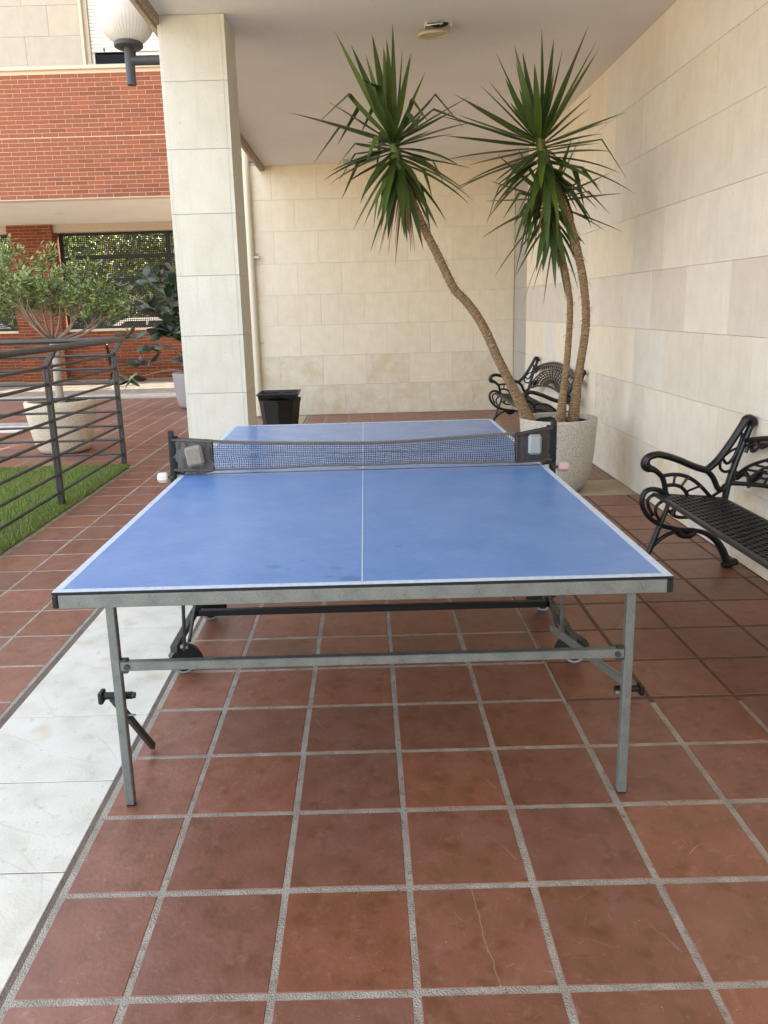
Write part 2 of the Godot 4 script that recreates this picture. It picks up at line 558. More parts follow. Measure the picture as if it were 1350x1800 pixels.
	# net cloth
	im = tone_image(S, Color(0.33, 0.32, 0.31), Color(0.37, 0.36, 0.345), Color(0.41, 0.395, 0.38), mid, fine, 0.3)
	M.cloth = relief(mat(Color.WHITE, 0.85, 0.0, tex(im), 4.0), t_fine, 0.05)
	M.cloth_dark = relief(mat(Color(0.72, 0.68, 0.66), 0.85, 0.0, tex(im), 4.0), t_fine, 0.05)
	M.cloth_grey = relief(mat(Color(1.45, 1.42, 1.34), 0.8, 0.0, tex(im), 4.0), t_fine, 0.05)
	M.tape = relief(mat(Color(1.15, 1.1, 1.03), 0.9, 0.0, tex(im), 6.0), t_fine, 0.05)
	M.string = mat(Color(0.13, 0.13, 0.15), 0.9)
	M.silver = mat(Color(0.60, 0.63, 0.63), 0.4, 0.25)
	M.white_plastic = mat(Color(0.86, 0.85, 0.83), 0.45)
	M.pink_plastic = mat(Color(0.80, 0.68, 0.66), 0.45)
	# speckled granite-concrete pots
	im = tone_image(S, Color(0.52, 0.51, 0.48), Color(0.575, 0.565, 0.535), Color(0.63, 0.62, 0.59), mid, grain, 0.75)
	overlay(im, cells, 0.28, 0.0, Color(0.80, 0.79, 0.76), 0.6)
	overlay(im, fine, 0.74, 0.9, Color(0.28, 0.27, 0.26), 0.7)
	M.granite = relief(mat(Color(1.28, 1.27, 1.24), 0.85, 0.0, tex(im), 3.0), t_grain, 0.08)
	im = tone_image(S, Color(0.58, 0.53, 0.44), Color(0.68, 0.63, 0.54), Color(0.76, 0.72, 0.63), mid, grain, 0.4)
	overlay(im, fine, 0.72, 0.9, Color(0.46, 0.40, 0.31), 0.7)
	M.aggregate = relief(mat(Color(1.25, 1.26, 1.28), 0.95, 0.0, tex(im), 3.2), t_grain, 0.15)
	M.lilac_pot = relief(mat(Color(0.62, 0.585, 0.57), 0.85), t_fine, 0.05)
	M.soil = relief(mat(Color(0.16, 0.12, 0.09), 1.0), t_fine, 1.2)
	M.soil.uv1_scale = Vector3(3, 3, 3)
	# bark
	var rings := streak(S, 6, 1, 0.09, 51)
	im = tone_image(S, Color(0.46, 0.36, 0.25), Color(0.64, 0.53, 0.40), Color(0.80, 0.71, 0.58), rings, fine, 0.5)
	overlay(im, mid, 0.62, 0.9, Color(0.48, 0.31, 0.18), 0.5)
	M.bark = relief(mat(Color.WHITE, 0.95, 0.0, tex(im), 2.2), grey_tex(S, rings), 1.4)
	M.bark_base = relief(mat(Color(1.05, 1.02, 0.96), 0.95, 0.0, tex(im), 1.2), t_fine, 0.6)
	M.fibre = mat(Color(0.55, 0.45, 0.32), 0.9)
	M.white_trunk = relief(mat(Color(0.72, 0.67, 0.60), 0.95), t_fine, 0.5)
	M.twig = mat(Color(0.58, 0.50, 0.44), 0.9)
	# leaves
	var lst := streak(S, 1, 16, 0.16, 52)
	im = tone_image(S, Color(0.25, 0.30, 0.14), Color(0.31, 0.37, 0.18), Color(0.38, 0.43, 0.23), lst, mid, 0.25)
	var t_leaf := tex(im)
	M.leaf = []
	for tint in [Color(0.92, 1.0, 0.9), Color(1.0, 1.08, 1.0), Color(1.12, 1.15, 1.0), Color(0.85, 0.92, 0.95)]:
		var m := mat(tint, 0.42, 0.0, t_leaf, 6.0)
		m.backlight_enabled = true
		m.backlight = Color(0.25, 0.35, 0.08)
		m.cull_mode = BaseMaterial3D.CULL_DISABLED
		M.leaf.append(m)
	M.dry_leaf = mat(Color(0.45, 0.34, 0.21), 0.85, 0.0, null)
	M.dry_leaf.cull_mode = BaseMaterial3D.CULL_DISABLED
	M.rubber_leaf = []
	for c in [Color(0.24, 0.28, 0.22), Color(0.28, 0.32, 0.25), Color(0.34, 0.41, 0.26), Color(0.46, 0.53, 0.30)]:
		var m := mat(c, 0.45)
		m.cull_mode = BaseMaterial3D.CULL_DISABLED
		M.rubber_leaf.append(m)
	M.small_leaf = mat(Color(1, 1, 1), 0.5)
	M.small_leaf.vertex_color_use_as_albedo = true
	M.small_leaf.backlight_enabled = true
	M.small_leaf.backlight = Color(0.3, 0.4, 0.1)
	M.small_leaf.cull_mode = BaseMaterial3D.CULL_DISABLED
	M.turf = mat(Color(0.38, 0.46, 0.17), 0.95)
	M.grass = mat(Color(1, 1, 1), 0.6)
	M.grass.vertex_color_use_as_albedo = true
	M.grass.cull_mode = BaseMaterial3D.CULL_DISABLED
	# brick
	im = tone_image(S, Color(0.56, 0.335, 0.235), Color(0.60, 0.365, 0.255), Color(0.63, 0.39, 0.28), mid, fine, 0.18)
	var t_brick := tex(im)
	M.brick = []
	for tint in [Color(0.96, 0.93, 0.92), Color(0.90, 0.855, 0.84), Color(1.01, 0.965, 0.935), Color(0.95, 0.93, 0.935)]:
		M.brick.append(mat(tint, 0.85, 0.0, t_brick, 3.0))
	M.brick_low = []
	for tint in [Color(0.80, 0.66, 0.48), Color(0.73, 0.59, 0.43), Color(0.87, 0.72, 0.54)]:
		M.brick_low.append(mat(tint, 0.85, 0.0, t_brick, 3.0))
	M.mortar = mat(Color(0.86, 0.78, 0.68), 0.95)
	M.mortar_low = mat(Color(0.64, 0.53, 0.42), 0.95)
	M.coping = mat(Color(0.80, 0.75, 0.66), 0.8)
	M.clad = [relief(mat(Color(0.80, 0.785, 0.755), 0.75, 0.0, t_stone, 0.8), t_fine, 0.03), relief(mat(Color(0.82, 0.80, 0.77), 0.75, 0.0, t_stone, 0.8), t_fine, 0.03)]
	M.rail = relief(mat(Color(0.235, 0.23, 0.225), 0.42, 0.15), t_fine, 0.02)
	M.lamp_grey = relief(mat(Color(0.235, 0.24, 0.25), 0.55), t_fine, 0.02)
	M.opal = mat(Color(0.86, 0.85, 0.82), 0.22)
	M.opal.backlight_enabled = true
	M.opal.backlight = Color(0.5, 0.5, 0.48)
	M.shutter = mat(Color(0.85, 0.85, 0.81), 0.6)
	M.dark = mat(Color(0.05, 0.05, 0.05), 0.6)
	M.screen = mat(Color(0.075, 0.072, 0.072), 0.6, 0.1)
	M.glass = mat(Color(0.03, 0.03, 0.03), 0.12)
	M.glass.metallic_specular = 0.25
	M.pipe = mat(Color(0.80, 0.755, 0.66), 0.55)
	M.cream_disc = mat(Color(0.80, 0.755, 0.60), 0.5)
	im = tone_image(S, Color(0.47, 0.44, 0.40), Color(0.53, 0.50, 0.46), Color(0.58, 0.55, 0.51), broad2, fine, 0.12)
	M.pavement = mat(Color(1.1, 1.08, 1.05), 0.9, 0.0, tex(im), 0.7)
	M.kerb = mat(Color(1.35, 1.30, 1.24), 0.9, 0.0, tex(im), 0.7)
	M.asphalt = mat(Color(0.45, 0.45, 0.45), 0.95, 0.0, tex(im), 0.4)
	M.car_white = mat(Color(0.86, 0.86, 0.86), 0.2)
	M.car_white.clearcoat_enabled = true

# =====================================================================
# floors
var tile_cache := {}

func tile_mesh(w: float, d: float, cell: int, key: String) -> Mesh:
	var k := "%s_%.4f_%.4f_%d" % [key, w, d, cell]
	if not tile_cache.has(k):
		var st := new_st()
		cbox(st, Vector3(0, -0.010, 0), Vector3(w, 0.020, d), 0.0022, Transform3D.IDENTITY, Vector2((cell % 3 + 0.5) / 3.0, (cell / 3 + 0.5) / 3.0))
		tile_cache[k] = st.commit()
	return tile_cache[k]

func lay(par: MeshInstance3D, cells: Array, mats: Array, name_: String, key: String, gap: float, most := 300) -> void:
	# cells: [x0, x1, z0, z1]
	cells.sort_custom(func(a, b): return Vector2(a[0], a[2]).length() < Vector2(b[0], b[2]).length())
	var rest := new_st()
	var any := false
	for n in cells.size():
		var c: Array = cells[n]
		var w: float = snappedf(c[1] - c[0] - gap, 0.001) + 0.0015 * (rng.randi() % 3 - 1)
		var d: float = snappedf(c[3] - c[2] - gap, 0.001) + 0.0015 * (rng.randi() % 3 - 1)
		var at := Vector3((c[0] + c[1]) * 0.5 + rng.randf_range(-0.0012, 0.0012), rng.randf_range(-0.0006, 0.0006), (c[2] + c[3]) * 0.5 + rng.randf_range(-0.0012, 0.0012))
		var cell: int = c[4] if c.size() > 4 else rng.randi() % 8
		if n < most:
			var o := obj(name_, tile_mesh(w, d, cell, key), mats[rng.randi() % mats.size()], par, at)
			o.rotation = Vector3(rng.randf_range(-0.0016, 0.0016), 0 if c.size() > 4 else PI * (rng.randi() % 2) + rng.randf_range(-0.003, 0.003), rng.randf_range(-0.0016, 0.0016))
		else:
			any = true
			cbox(rest, Vector3(at.x, -0.010 + at.y, at.z), Vector3(w, 0.02, d), 0.002, Transform3D.IDENTITY, Vector2(rng.randf(), rng.randf()))
	if any:
		stuff(obj(name_ + "s", rest, mats[0], par))

func build_floor() -> void:
	var st := new_st()
	box_between(st, Vector3(-450, -0.5, -450), Vector3(450, -0.2, 450))
	struct("ground", st, M.asphalt)
	# arcade: clay tiles on a bed of grout
	var gx := -0.5474
	var gz := -1.9735
	var px := 0.3108
	var pz := 0.3054
	st = new_st()
	box_between(st, Vector3(-0.806, -0.2, -10.8), Vector3(2.2, -0.0018, 3.4), 0.0)
	var fl := struct("arcade_floor", st, M.grout)
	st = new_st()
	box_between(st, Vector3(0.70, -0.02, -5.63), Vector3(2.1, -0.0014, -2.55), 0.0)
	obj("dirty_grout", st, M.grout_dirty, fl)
	var cells := []
	for c in range(-1, 9):
		var x0 := gx + px * c
		var x1 := x0 + px
		if c == -1:
			x0 = -0.797
		if c == 8:
			x1 = 2.03
		for r in range(-16, 12):
			var z1 := gz - r * pz
			var z0 := z1 - pz
			if c == 2 and r == -2:
				cells.append([x0, x1, z0, z1, 8])
			else:
				cells.append([x0, x1, z0, z1])
		for r in 15:
			var z1 := -6.16 - r * 0.2975
			cells.append([x0, x1, z1 - 0.2975, z1])
	lay(fl, cells, M.tile, "tile", "clay", 0.0165)
	# pale strip across the arcade at the pillar
	var x := -0.80
	var slabs := []
	for i in 7:
		slabs.append([x, minf(x + 0.405, 2.03), -6.15, -5.645])
		x += 0.405
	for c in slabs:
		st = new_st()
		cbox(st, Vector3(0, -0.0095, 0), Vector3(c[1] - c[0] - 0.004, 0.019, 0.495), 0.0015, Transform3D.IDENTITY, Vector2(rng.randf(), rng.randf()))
		obj("stone_slab", st, M.marble_beige, fl, Vector3((c[0] + c[1]) / 2, 0, -5.897))
	# white stone strip under the pillars
	st = new_st()
	box_between(st, Vector3(-1.356, -0.2, -10.8), Vector3(-0.806, -0.0018, 3.4))
	var strip := struct("stone_path", st, M.grout_grey)
	var meshes := []
	for i in 6:
		st = new_st()
		cbox(st, Vector3(0, -0.010, 0), Vector3(0.507, 0.02, 0.3995), 0.0018, Transform3D.IDENTITY, Vector2(rng.randf(), rng.randf()))
		meshes.append(st.commit())
	for i in 35:
		var z := -1.755 + 0.4025 * 12.5 - 0.4025 * i
		if z > -10.6:
			var o := obj("stone_slab", meshes[i % 6], M.marble if z > -5.3 else M.marble_beige, strip, Vector3(-1.0755, rng.randf_range(-0.0005, 0.0005), z))
			o.rotation.y = PI * (i % 2)
	# open courtyard
	st = new_st()
	box_between(st, Vector3(-6.6, -0.2, -13.72), Vector3(-1.356, -0.0008, 3.4))
	var yard := struct("courtyard_floor", st, M.grout)
	cells = []
	for c in 17:
		var x1 := -1.64 - 0.303 * (c - 1)
		var x0 := x1 - 0.303
		if c == 0:
			x1 = -1.366
			x0 = -1.64
		for r in range(-21, 33):
			var z1 := -3.599 - 0.3075 * r
			if x0 < -6.6 or (x1 < -2.2 and z1 > -7.0):
				continue
			if z1 - 0.3075 < -13.72:
				continue
			if x1 < -4.35 and z1 < -9.6 and z1 > -10.4:
				continue
			cells.append([x0, x1, z1 - 0.3075, z1])
	lay(yard, cells, M.tile, "tile", "yard", 0.011)
	for i in 5:
		st = new_st()
		cbox(st, Vector3(0, -0.010, 0), Vector3(0.397, 0.02, 0.60), 0.0018, Transform3D.IDENTITY, Vector2(rng.randf(), rng.randf()))
		obj("stone_slab", st, M.marble, yard, Vector3(-4.61 - 0.4 * i, 0, -10.03))
	st = new_st()
	box_between(st, Vector3(-40, -0.2, -13.72), Vector3(-6.601, -0.004, 40))
	box_between(st, Vector3(-6.6, -0.2, 3.4), Vector3(12, -0.004, 40))
	struct("unseen_bounce_plaza", st, M.kerb)  # unseen paving, added pale to bounce sunlight into the arcade
	# artificial turf
	st = new_st()
	box_between(st, Vector3(-4.8, -0.01, -7.225), Vector3(-2.275, 0.016, 3.0), 0.004)
	var turf := struct("turf_bed", st, M.turf)
	var bl := new_st()
	for k in 3:
		var a := TAU * k / 3.0
		var b := Vector3(cos(a) * 0.004, 0, sin(a) * 0.004)
		var tip := Vector3(cos(a) * 0.008, 0.022, sin(a) * 0.008)
		var s := Vector3(-sin(a), 0, cos(a)) * 0.0011
		var n := Vector3(cos(a) * 0.4, 0.9, sin(a) * 0.4).normalized()
		tri(bl, b - s, b + s, tip, n, n, n, Vector2.ZERO, Vector2.RIGHT, Vector2.ONE)
	var mm := MultiMesh.new()
	mm.transform_format = MultiMesh.TRANSFORM_3D
	mm.use_colors = true
	mm.mesh = bl.commit()
	var N := 90000
	mm.instance_count = N
	var tf := FastNoiseLite.new()
	tf.frequency = 14.0
	for i in N:
		var p := Vector3(-2.268 - 1.75 * pow(rng.randf(), 1.15), 0.013, rng.randf_range(-7.235, -3.6))
		var s := rng.randf_range(0.8, 1.7)
		var bs := Basis(Vector3.UP, rng.randf() * TAU).rotated(Vector3.RIGHT, rng.randf_range(-0.35, 0.35)).scaled(Vector3.ONE * s)
		mm.set_instance_transform(i, Transform3D(bs, p))
		var g := clampf(rng.randf() * 0.7 + 0.5 * tf.get_noise_2d(p.x, p.z) + 0.2, 0.0, 1.0)
		var col := Color(0.16, 0.25, 0.03).lerp(Color(0.50, 0.60, 0.13), g)
		if rng.randf() < 0.12:
			col = Color(0.42, 0.40, 0.20)
		mm.set_instance_color(i, col)
	var mi := MultiMeshInstance3D.new()
	mi.name = "artificial_grass"
	mi.multimesh = mm
	mi.material_override = M.grass
	add_child(mi)
	stuff(mi)
	tag(mi, "short green artificial grass behind the dark railing", "grass")

# =====================================================================
# arcade: walls, pillar, ceiling
const ROWS := [0.004, 0.409, 0.81, 1.219, 1.62, 2.024, 2.436, 2.83, 3.252]

func panel(par: Node3D, c: Vector3, s: Vector3, m: StandardMaterial3D, bev := 0.0009) -> void:
	var st := new_st()
	cbox(st, Vector3.ZERO, s, bev, Transform3D.IDENTITY, Vector2(rng.randf() * 3, rng.randf() * 3))
	obj("stone_panel", st, m, par, c - par.position)

func build_arcade() -> void:
	# wall along the right
	var w := thing("clad_wall", "long cream stone-clad wall on the right behind the iron benches", "wall", Vector3(2.17, 0, -4))
	var st := new_st()
	box_between(st, Vector3(2.035, -0.1, -11.0), Vector3(2.32, 3.3, 3.3))
	part("wall_core", st, M.joint, w)
	var offs := [0.05, 0.38, 0.12, 0.42, 0.0, 0.33, 0.08, 0.45]
	for r in 8:
		var y0: float = ROWS[r]
		var y1: float = ROWS[r + 1]
		# the last piece before the corner is a narrow grey panel
		panel(w, Vector3(2.029, (y0 + y1) / 2, -10.21), Vector3(0.018, y1 - y0 - 0.0025, 0.777), M.stone_grey)
		var z := -9.82
		var first := true
		while z < 3.2:
			var L: float = 0.6
			if first:
				L = fposmod(-4.191 + offs[r] - z, 0.6)
				if L < 0.15:
					L += 0.6
				first = false
			var m: StandardMaterial3D
			var q := rng.randf()
			if r <= 1 and z > -7.2 and z < -6.3:
				m = M.stone_brown
			elif r == 0 and rng.randf() < 0.6:
				m = M.stone_stained
			elif r == 3:
				m = M.stone[4] if q < 0.35 else M.stone[1] if q < 0.7 else M.stone[3]
			elif z < -6.4 and q < 0.5:
				m = M.stone_yellow[rng.randi() % 4]
			else:
				m = M.stone[rng.randi() % 4]
			panel(w, Vector3(2.029 + rng.randf_range(-0.0006, 0.0006), (y0 + y1) / 2, z + L / 2), Vector3(0.018, y1 - y0 - 0.0017, L - 0.0014), m)
			z += L
	# end wall
	var b := thing("clad_wall", "cream stone-clad end wall behind the black bin and leaning stem", "wall", Vector3(0.2, 0, -10.75))
	st = new_st()
	box_between(st, Vector3(-1.75, -0.1, -10.95), Vector3(2.035, 3.3, -10.632))
	part("wall_core", st, M.joint, b)
	for r in 8:
		var y0: float = ROWS[r]
		var y1: float = ROWS[r + 1]
		var ph := -0.572 if r % 2 == 1 else -0.282
		var x := -1.75
		while x < 2.015:
			var nx: float = ph + ceilf((x - ph + 0.02) / 0.587) * 0.587
			nx = minf(nx, 2.016)
			if 2.016 - nx < 0.09:
				nx = 2.016
			var m: StandardMaterial3D = M.stone_yellow[rng.randi() % 4]
			if r == 0 or (r == 1 and rng.randf() < 0.3):
				m = M.stone_stained
			panel(b, Vector3((x + nx) / 2, (y0 + y1) / 2, -10.629 + rng.randf_range(-0.0006, 0.0006)), Vector3(nx - x - 0.0015, y1 - y0 - 0.0017, 0.018), m)
			x = nx
	# pillar
	var p := thing("stone_pillar", "square cream stone pillar standing between arcade and courtyard", "pillar", Vector3(-1.04, 0, -5.57))
	st = new_st()
	box_between(st, Vector3(-1.225, 0, -5.75), Vector3(-0.853, 3.25, -5.39))
	part("pillar_core", st, M.joint, p)
	var pr := [0.002, 0.47, 0.873, 1.267, 1.663, 2.058, 2.458, 2.865, 3.249]
	for r in 8:
		var y: float = (pr[r] + pr[r + 1]) / 2
		var h: float = pr[r + 1] - pr[r] - 0.0022
		panel(p, Vector3(-1.039, y, -5.369), Vector3(0.372, h, 0.02), M.stone_white[rng.randi() % 2], 0.001)
		panel(p, Vector3(-1.238, y, -5.57), Vector3(0.025, h, 0.42), M.stone_white[rng.randi() % 2], 0.001)
		panel(p, Vector3(-0.840, y, -5.57), Vector3(0.025, h, 0.42), M.stone_white[rng.randi() % 2], 0.001)
		panel(p, Vector3(-1.039, y, -5.771), Vector3(0.372, h, 0.02), M.stone[rng.randi() % 4], 0.001)
	# ceiling and the edge of the slab
	st = new_st()
	box_between(st, Vector3(-1.236, 3.25, -10.95), Vector3(2.32, 3.5, 3.3))
	var ce := struct("ceiling", st, M.plaster)
	st = new_st()
	box_between(st, Vector3(-1.300, 3.185, -10.61), Vector3(-1.268, 3.51, 3.3), 0.003)
	obj("slab_edge", st, M.edge, ce)
	st = new_st()
	box_between(st, Vector3(-1.268, 3.195, -10.61), Vector3(-1.236, 3.505, 3.3), 0.003)
	obj("drip_edge", st, M.edge_rust, ce)
	# storeys above the arcade
	var up := thing("apartment_building", "cream apartment block above the arcade ceiling", "building", Vector3(3, 3.5, -4))
	st = new_st()
	box_between(st, Vector3(-1.30, 3.51, -14.0), Vector3(9, 12.5, 3.3))
	box_between(st, Vector3(-1.76, 3.31, -14.0), Vector3(-1.302, 12.5, -10.635))
	part("wall", st, M.clad[0], up)

# =====================================================================
# brick building across the courtyard
func brick_field(par: Node3D, origin: Vector3, ux: Vector3, L: float, y0: float, y1: float, mats: Array, len_: float, ch: float, joint: float, nrm: Vector3, most: int) -> void:
	var meshes := []
	for i in 4:
		var s := new_st()
		var size := Vector3(len_ - joint, ch - joint, 0.03) if absf(nrm.z) > 0.5 else Vector3(0.03, ch - joint, len_ - joint)
		cbox(s, Vector3.ZERO, size, 0.002, Transform3D.IDENTITY, Vector2(i * 0.31, i * 0.17))
		meshes.append(s.commit())
	var list := []
	var rows := int((y1 - y0) / ch + 0.01)
	for r in rows:
		var x := -len_ * (0.5 if r % 2 else 0.0) - (0.03 if r % 5 == 2 else 0.0)
		while x < L - 0.01:
			var a := maxf(x, 0.0)
			var e := minf(x + len_, L)
			if e - a > 0.04:
				list.append([a, e, y0 + (r + 0.5) * ch])
			x += len_
	list.sort_custom(func(q, t): return (origin + ux * q[0]).distance_squared_to(Vector3(-2.6, q[2], 0)) > (origin + ux * t[0]).distance_squared_to(Vector3(-2.6, t[2], 0)))
	list.reverse()
	var rest := new_st()
	var any := false
	for n in list.size():
		var q: Array = list[n]
		var c: Vector3 = origin + ux * ((q[0] + q[1]) / 2) + Vector3.UP * q[2] + nrm * (-0.015 + rng.randf_range(-0.0015, 0.0015))
		var full: bool = absf(q[1] - q[0] - len_) < 0.01
		if n < most:
			var mesh: Mesh = meshes[rng.randi() % 4]
			var o := obj("brick", mesh, mats[rng.randi() % mats.size()], par, c - origin_of(par))
			if not full:
				var k: float = (q[1] - q[0] - joint) / (len_ - joint)
				o.scale = Vector3(k, 1, 1) if absf(nrm.z) > 0.5 else Vector3(1, 1, k)
		else:
			any = true
			var sz := Vector3(q[1] - q[0] - joint, ch - joint, 0.03) if absf(nrm.z) > 0.5 else Vector3(0.03, ch - joint, q[1] - q[0] - joint)
			cbox(rest, c - origin_of(par), sz, 0.002, Transform3D.IDENTITY, Vector2(rng.randf(), rng.randf()))
	if any:
		stuff(obj("brickwork", rest, mats[0], par))

func origin_of(n: Node) -> Vector3:
	var off := Vector3.ZERO
	while n != self:
		off += (n as Node3D).position
		n = n.get_parent()
	return off

func build_far_building() -> void:
	var t := thing("apartment_building", "brick-fronted apartment block with white roller shutter across the courtyard", "building", Vector3(-6, 3.35, -14))
	var st := new_st()
	box_between(st, Vector3(-13, 3.36, -13.95), Vector3(-1.78, 5.335, -13.715))
	var par := part("parapet", st, M.mortar, t)
	brick_field(par, Vector3(-6.6, 0, -13.709), Vector3.RIGHT, 4.62, 3.362, 4.318, M.brick, 0.272, 0.0683, 0.0075, Vector3.BACK, 150)
	brick_field(par, Vector3(-6.6, 0, -13.709), Vector3.RIGHT, 4.62, 4.326, 5.34, M.brick, 0.272, 0.0683, 0.0075, Vector3.BACK, 150)
	st = new_st()
	box_between(st, Vector3(-13, 3.349, -13.96), Vector3(-1.78, 3.361, -13.700))
	part("lower_trim", st, M.coping, t)
	st = new_st()
	box_between(st, Vector3(-13, 5.336, -14.2), Vector3(-1.78, 5.395, -13.66), 0.004)
	part("sill", st, M.coping, t)
	# soffit over the walkway and its lintel
	st = new_st()
	box_between(st, Vector3(-13, 3.37, -17.9), Vector3(-1.78, 3.6, -13.952))
	part("soffit", st, M.plaster, t)
	st = new_st()
	box_between(st, Vector3(-13, 3.20, -17.75), Vector3(-1.78, 3.369, -17.45))
	part("lintel", st, M.edge, t)
	st = new_st()
	lathe(st, [Vector2(0.0, 0.0), Vector2(0.085, 0.0), Vector2(0.10, 0.012), Vector2(0.10, 0.02)], Vector3(-5.83, 3.352, -15.57), 20)
	part("soffit_light", st, M.white_plastic, t)
	# upper wall
	st = new_st()
	box_between(st, Vector3(-13, 5.396, -17.9), Vector3(-4.45, 10, -13.74))
	box_between(st, Vector3(-4.45, 5.396, -17.9), Vector3(-1.78, 10, -13.98))
	box_between(st, Vector3(-13, 3.601, -17.9), Vector3(-1.78, 5.39, -14.3))
	var uw := part("upper_wall", st, M.joint, t)
	for r in 3:
		var x := -4.45
		for i in 4:
			var ww := 0.9 if not (i == 0 and r % 2) else 0.5
			st = new_st()
			cbox(st, Vector3.ZERO, Vector3(ww - 0.003, 0.447, 0.02), 0.0015, Transform3D.IDENTITY, Vector2(rng.randf() * 2, rng.randf() * 2))
			obj("stone_panel", st, M.clad[rng.randi() % 2], uw, Vector3(x - ww / 2, 5.396 + 0.225 + r * 0.45, -13.73) - origin_of(uw))
			x -= ww
	# window with roller shutter
	st = new_st()
	box_between(st, Vector3(-4.452, 5.397, -13.95), Vector3(-4.40, 8.0, -13.722), 0.003)
	box_between(st, Vector3(-4.399, 5.397, -13.95), Vector3(-4.335, 8.0, -13.80), 0.003)
	var win := part("window", st, M.coping, t)
	st = new_st()
	box_between(st, Vector3(-4.334, 5.397, -13.93), Vector3(-4.29, 5.66, -13.86), 0.003)
	box_between(st, Vector3(-4.29, 5.397, -13.93), Vector3(-1.9, 5.405, -13.86))
	obj("window_frame", st, M.white_plastic, win, -origin_of(win))
	st = new_st()
	for i in 28:
		cbox(st, Vector3(-3.10, 5.665 + i * 0.052, -13.85), Vector3(2.46, 0.048, 0.016), 0.004)
	box_between(st, Vector3(-4.33, 5.625, -13.865), Vector3(-1.9, 5.652, -13.835), 0.003)
	obj("roller_shutter", st, M.shutter, win, -origin_of(win))
	st = new_st()
	for x in [-4.12, -2.9]:
		lathe(st, [Vector2(0, -0.02), Vector2(0.012, -0.02), Vector2(0.012, 0.02), Vector2(0, 0.02)], Vector3(x, 5.655, -13.825), 8)
	obj("shutter_stop", st, M.dark, win, -origin_of(win))
	st = new_st()
	box_between(st, Vector3(-4.29, 5.405, -13.92), Vector3(-3.62, 5.63, -13.90))
	obj("pane", st, M.glass, win, -origin_of(win))
	st = new_st()
	box_between(st, Vector3(-3.618, 5.405, -13.925), Vector3(-1.9, 5.622, -13.87), 0.004)
	obj("sash", st, M.white_plastic, win, -origin_of(win))
	# low brick wall
	var lw := thing("brick_wall", "low orange brick wall with pale coping under the perforated screen", "wall", Vector3(-6, 0, -17.7))
	st = new_st()
	box_between(st, Vector3(-13, -0.05, -17.85), Vector3(-1.8, 1.085, -17.606))
	part("wall_core", st, M.mortar_low, lw)
	brick_field(lw, Vector3(-6.66, 0, -17.6), Vector3.RIGHT, 3.3, 0.01, 1.08, M.brick_low, 0.262, 0.0668, 0.009, Vector3.BACK, 200)
	brick_field(lw, Vector3(-9.6, 0, -17.6), Vector3.RIGHT, 1.97, 0.01, 1.08, M.brick_low, 0.262, 0.0668, 0.009, Vector3.BACK, 100)
	st = new_st()
	box_between(st, Vector3(-13, 1.086, -17.9), Vector3(-1.8, 1.135, -17.55), 0.004)
	part("coping", st, M.coping, lw)
	var pi := thing("brick_pier", "square brick pier rising between the two perforated screens", "pillar", Vector3(-7.15, 0, -17.6))
	st = new_st()
	box_between(st, Vector3(-7.62, -0.05, -17.95), Vector3(-6.67, 3.366, -17.356))
	part("pier_core", st, M.mortar_low, pi)
	brick_field(pi, Vector3(-7.63, 0, -17.35), Vector3.RIGHT, 0.97, 0.01, 3.36, M.brick_low, 0.262, 0.0668, 0.009, Vector3.BACK, 200)
	brick_field(pi, Vector3(-6.664, 0, -17.9), Vector3.BACK, 0.55, 0.01, 3.36, M.brick_low, 0.262, 0.0668, 0.009, Vector3.RIGHT, 100)
	# perforated screens
	screen_panel(-6.64, -1.9, "black perforated metal screen right of the brick pier")
	screen_panel(-11.0, -7.65, "black perforated metal screen left of the brick pier")

func screen_panel(x0: float, x1: float, label: String) -> void:
	var t := thing("perforated_screen", label, "screen", Vector3((x0 + x1) / 2, 1.135, -17.68), 0, "perforated screens on the low wall")
	var ys := [1.15, 1.66, 2.18, 2.685, 3.17]
	var st: SurfaceTool
	for i in 5:
		st = new_st()
		box_between(st, Vector3(x0, ys[i] - 0.032, -17.70), Vector3(x1, ys[i] + 0.032, -17.655), 0.003)
		part("rail", st, M.screen, t)
	for xx in [x0 + 0.05, x1 - 0.05, x0 + 2.4]:
		st = new_st()
		box_between(st, Vector3(xx - 0.045, 1.136, -17.702), Vector3(xx + 0.045, 3.199, -17.653), 0.003)
		part("post", st, M.screen, t)
	for i in 4:
		st = new_st()
		var y0: float = ys[i] + 0.032
		var y1: float = ys[i + 1] - 0.032
		var x := x0
		while x < x1:
			box_between(st, Vector3(x, y0, -17.681), Vector3(x + 0.0165, y1, -17.678))
			x += 0.0425
		var y := y0
		while y < y1:
			box_between(st, Vector3(x0, y, -17.6808), Vector3(x1, minf(y + 0.0165, y1), -17.6782))
			y += 0.0425
		part("perforated_sheet", st, M.screen, t)

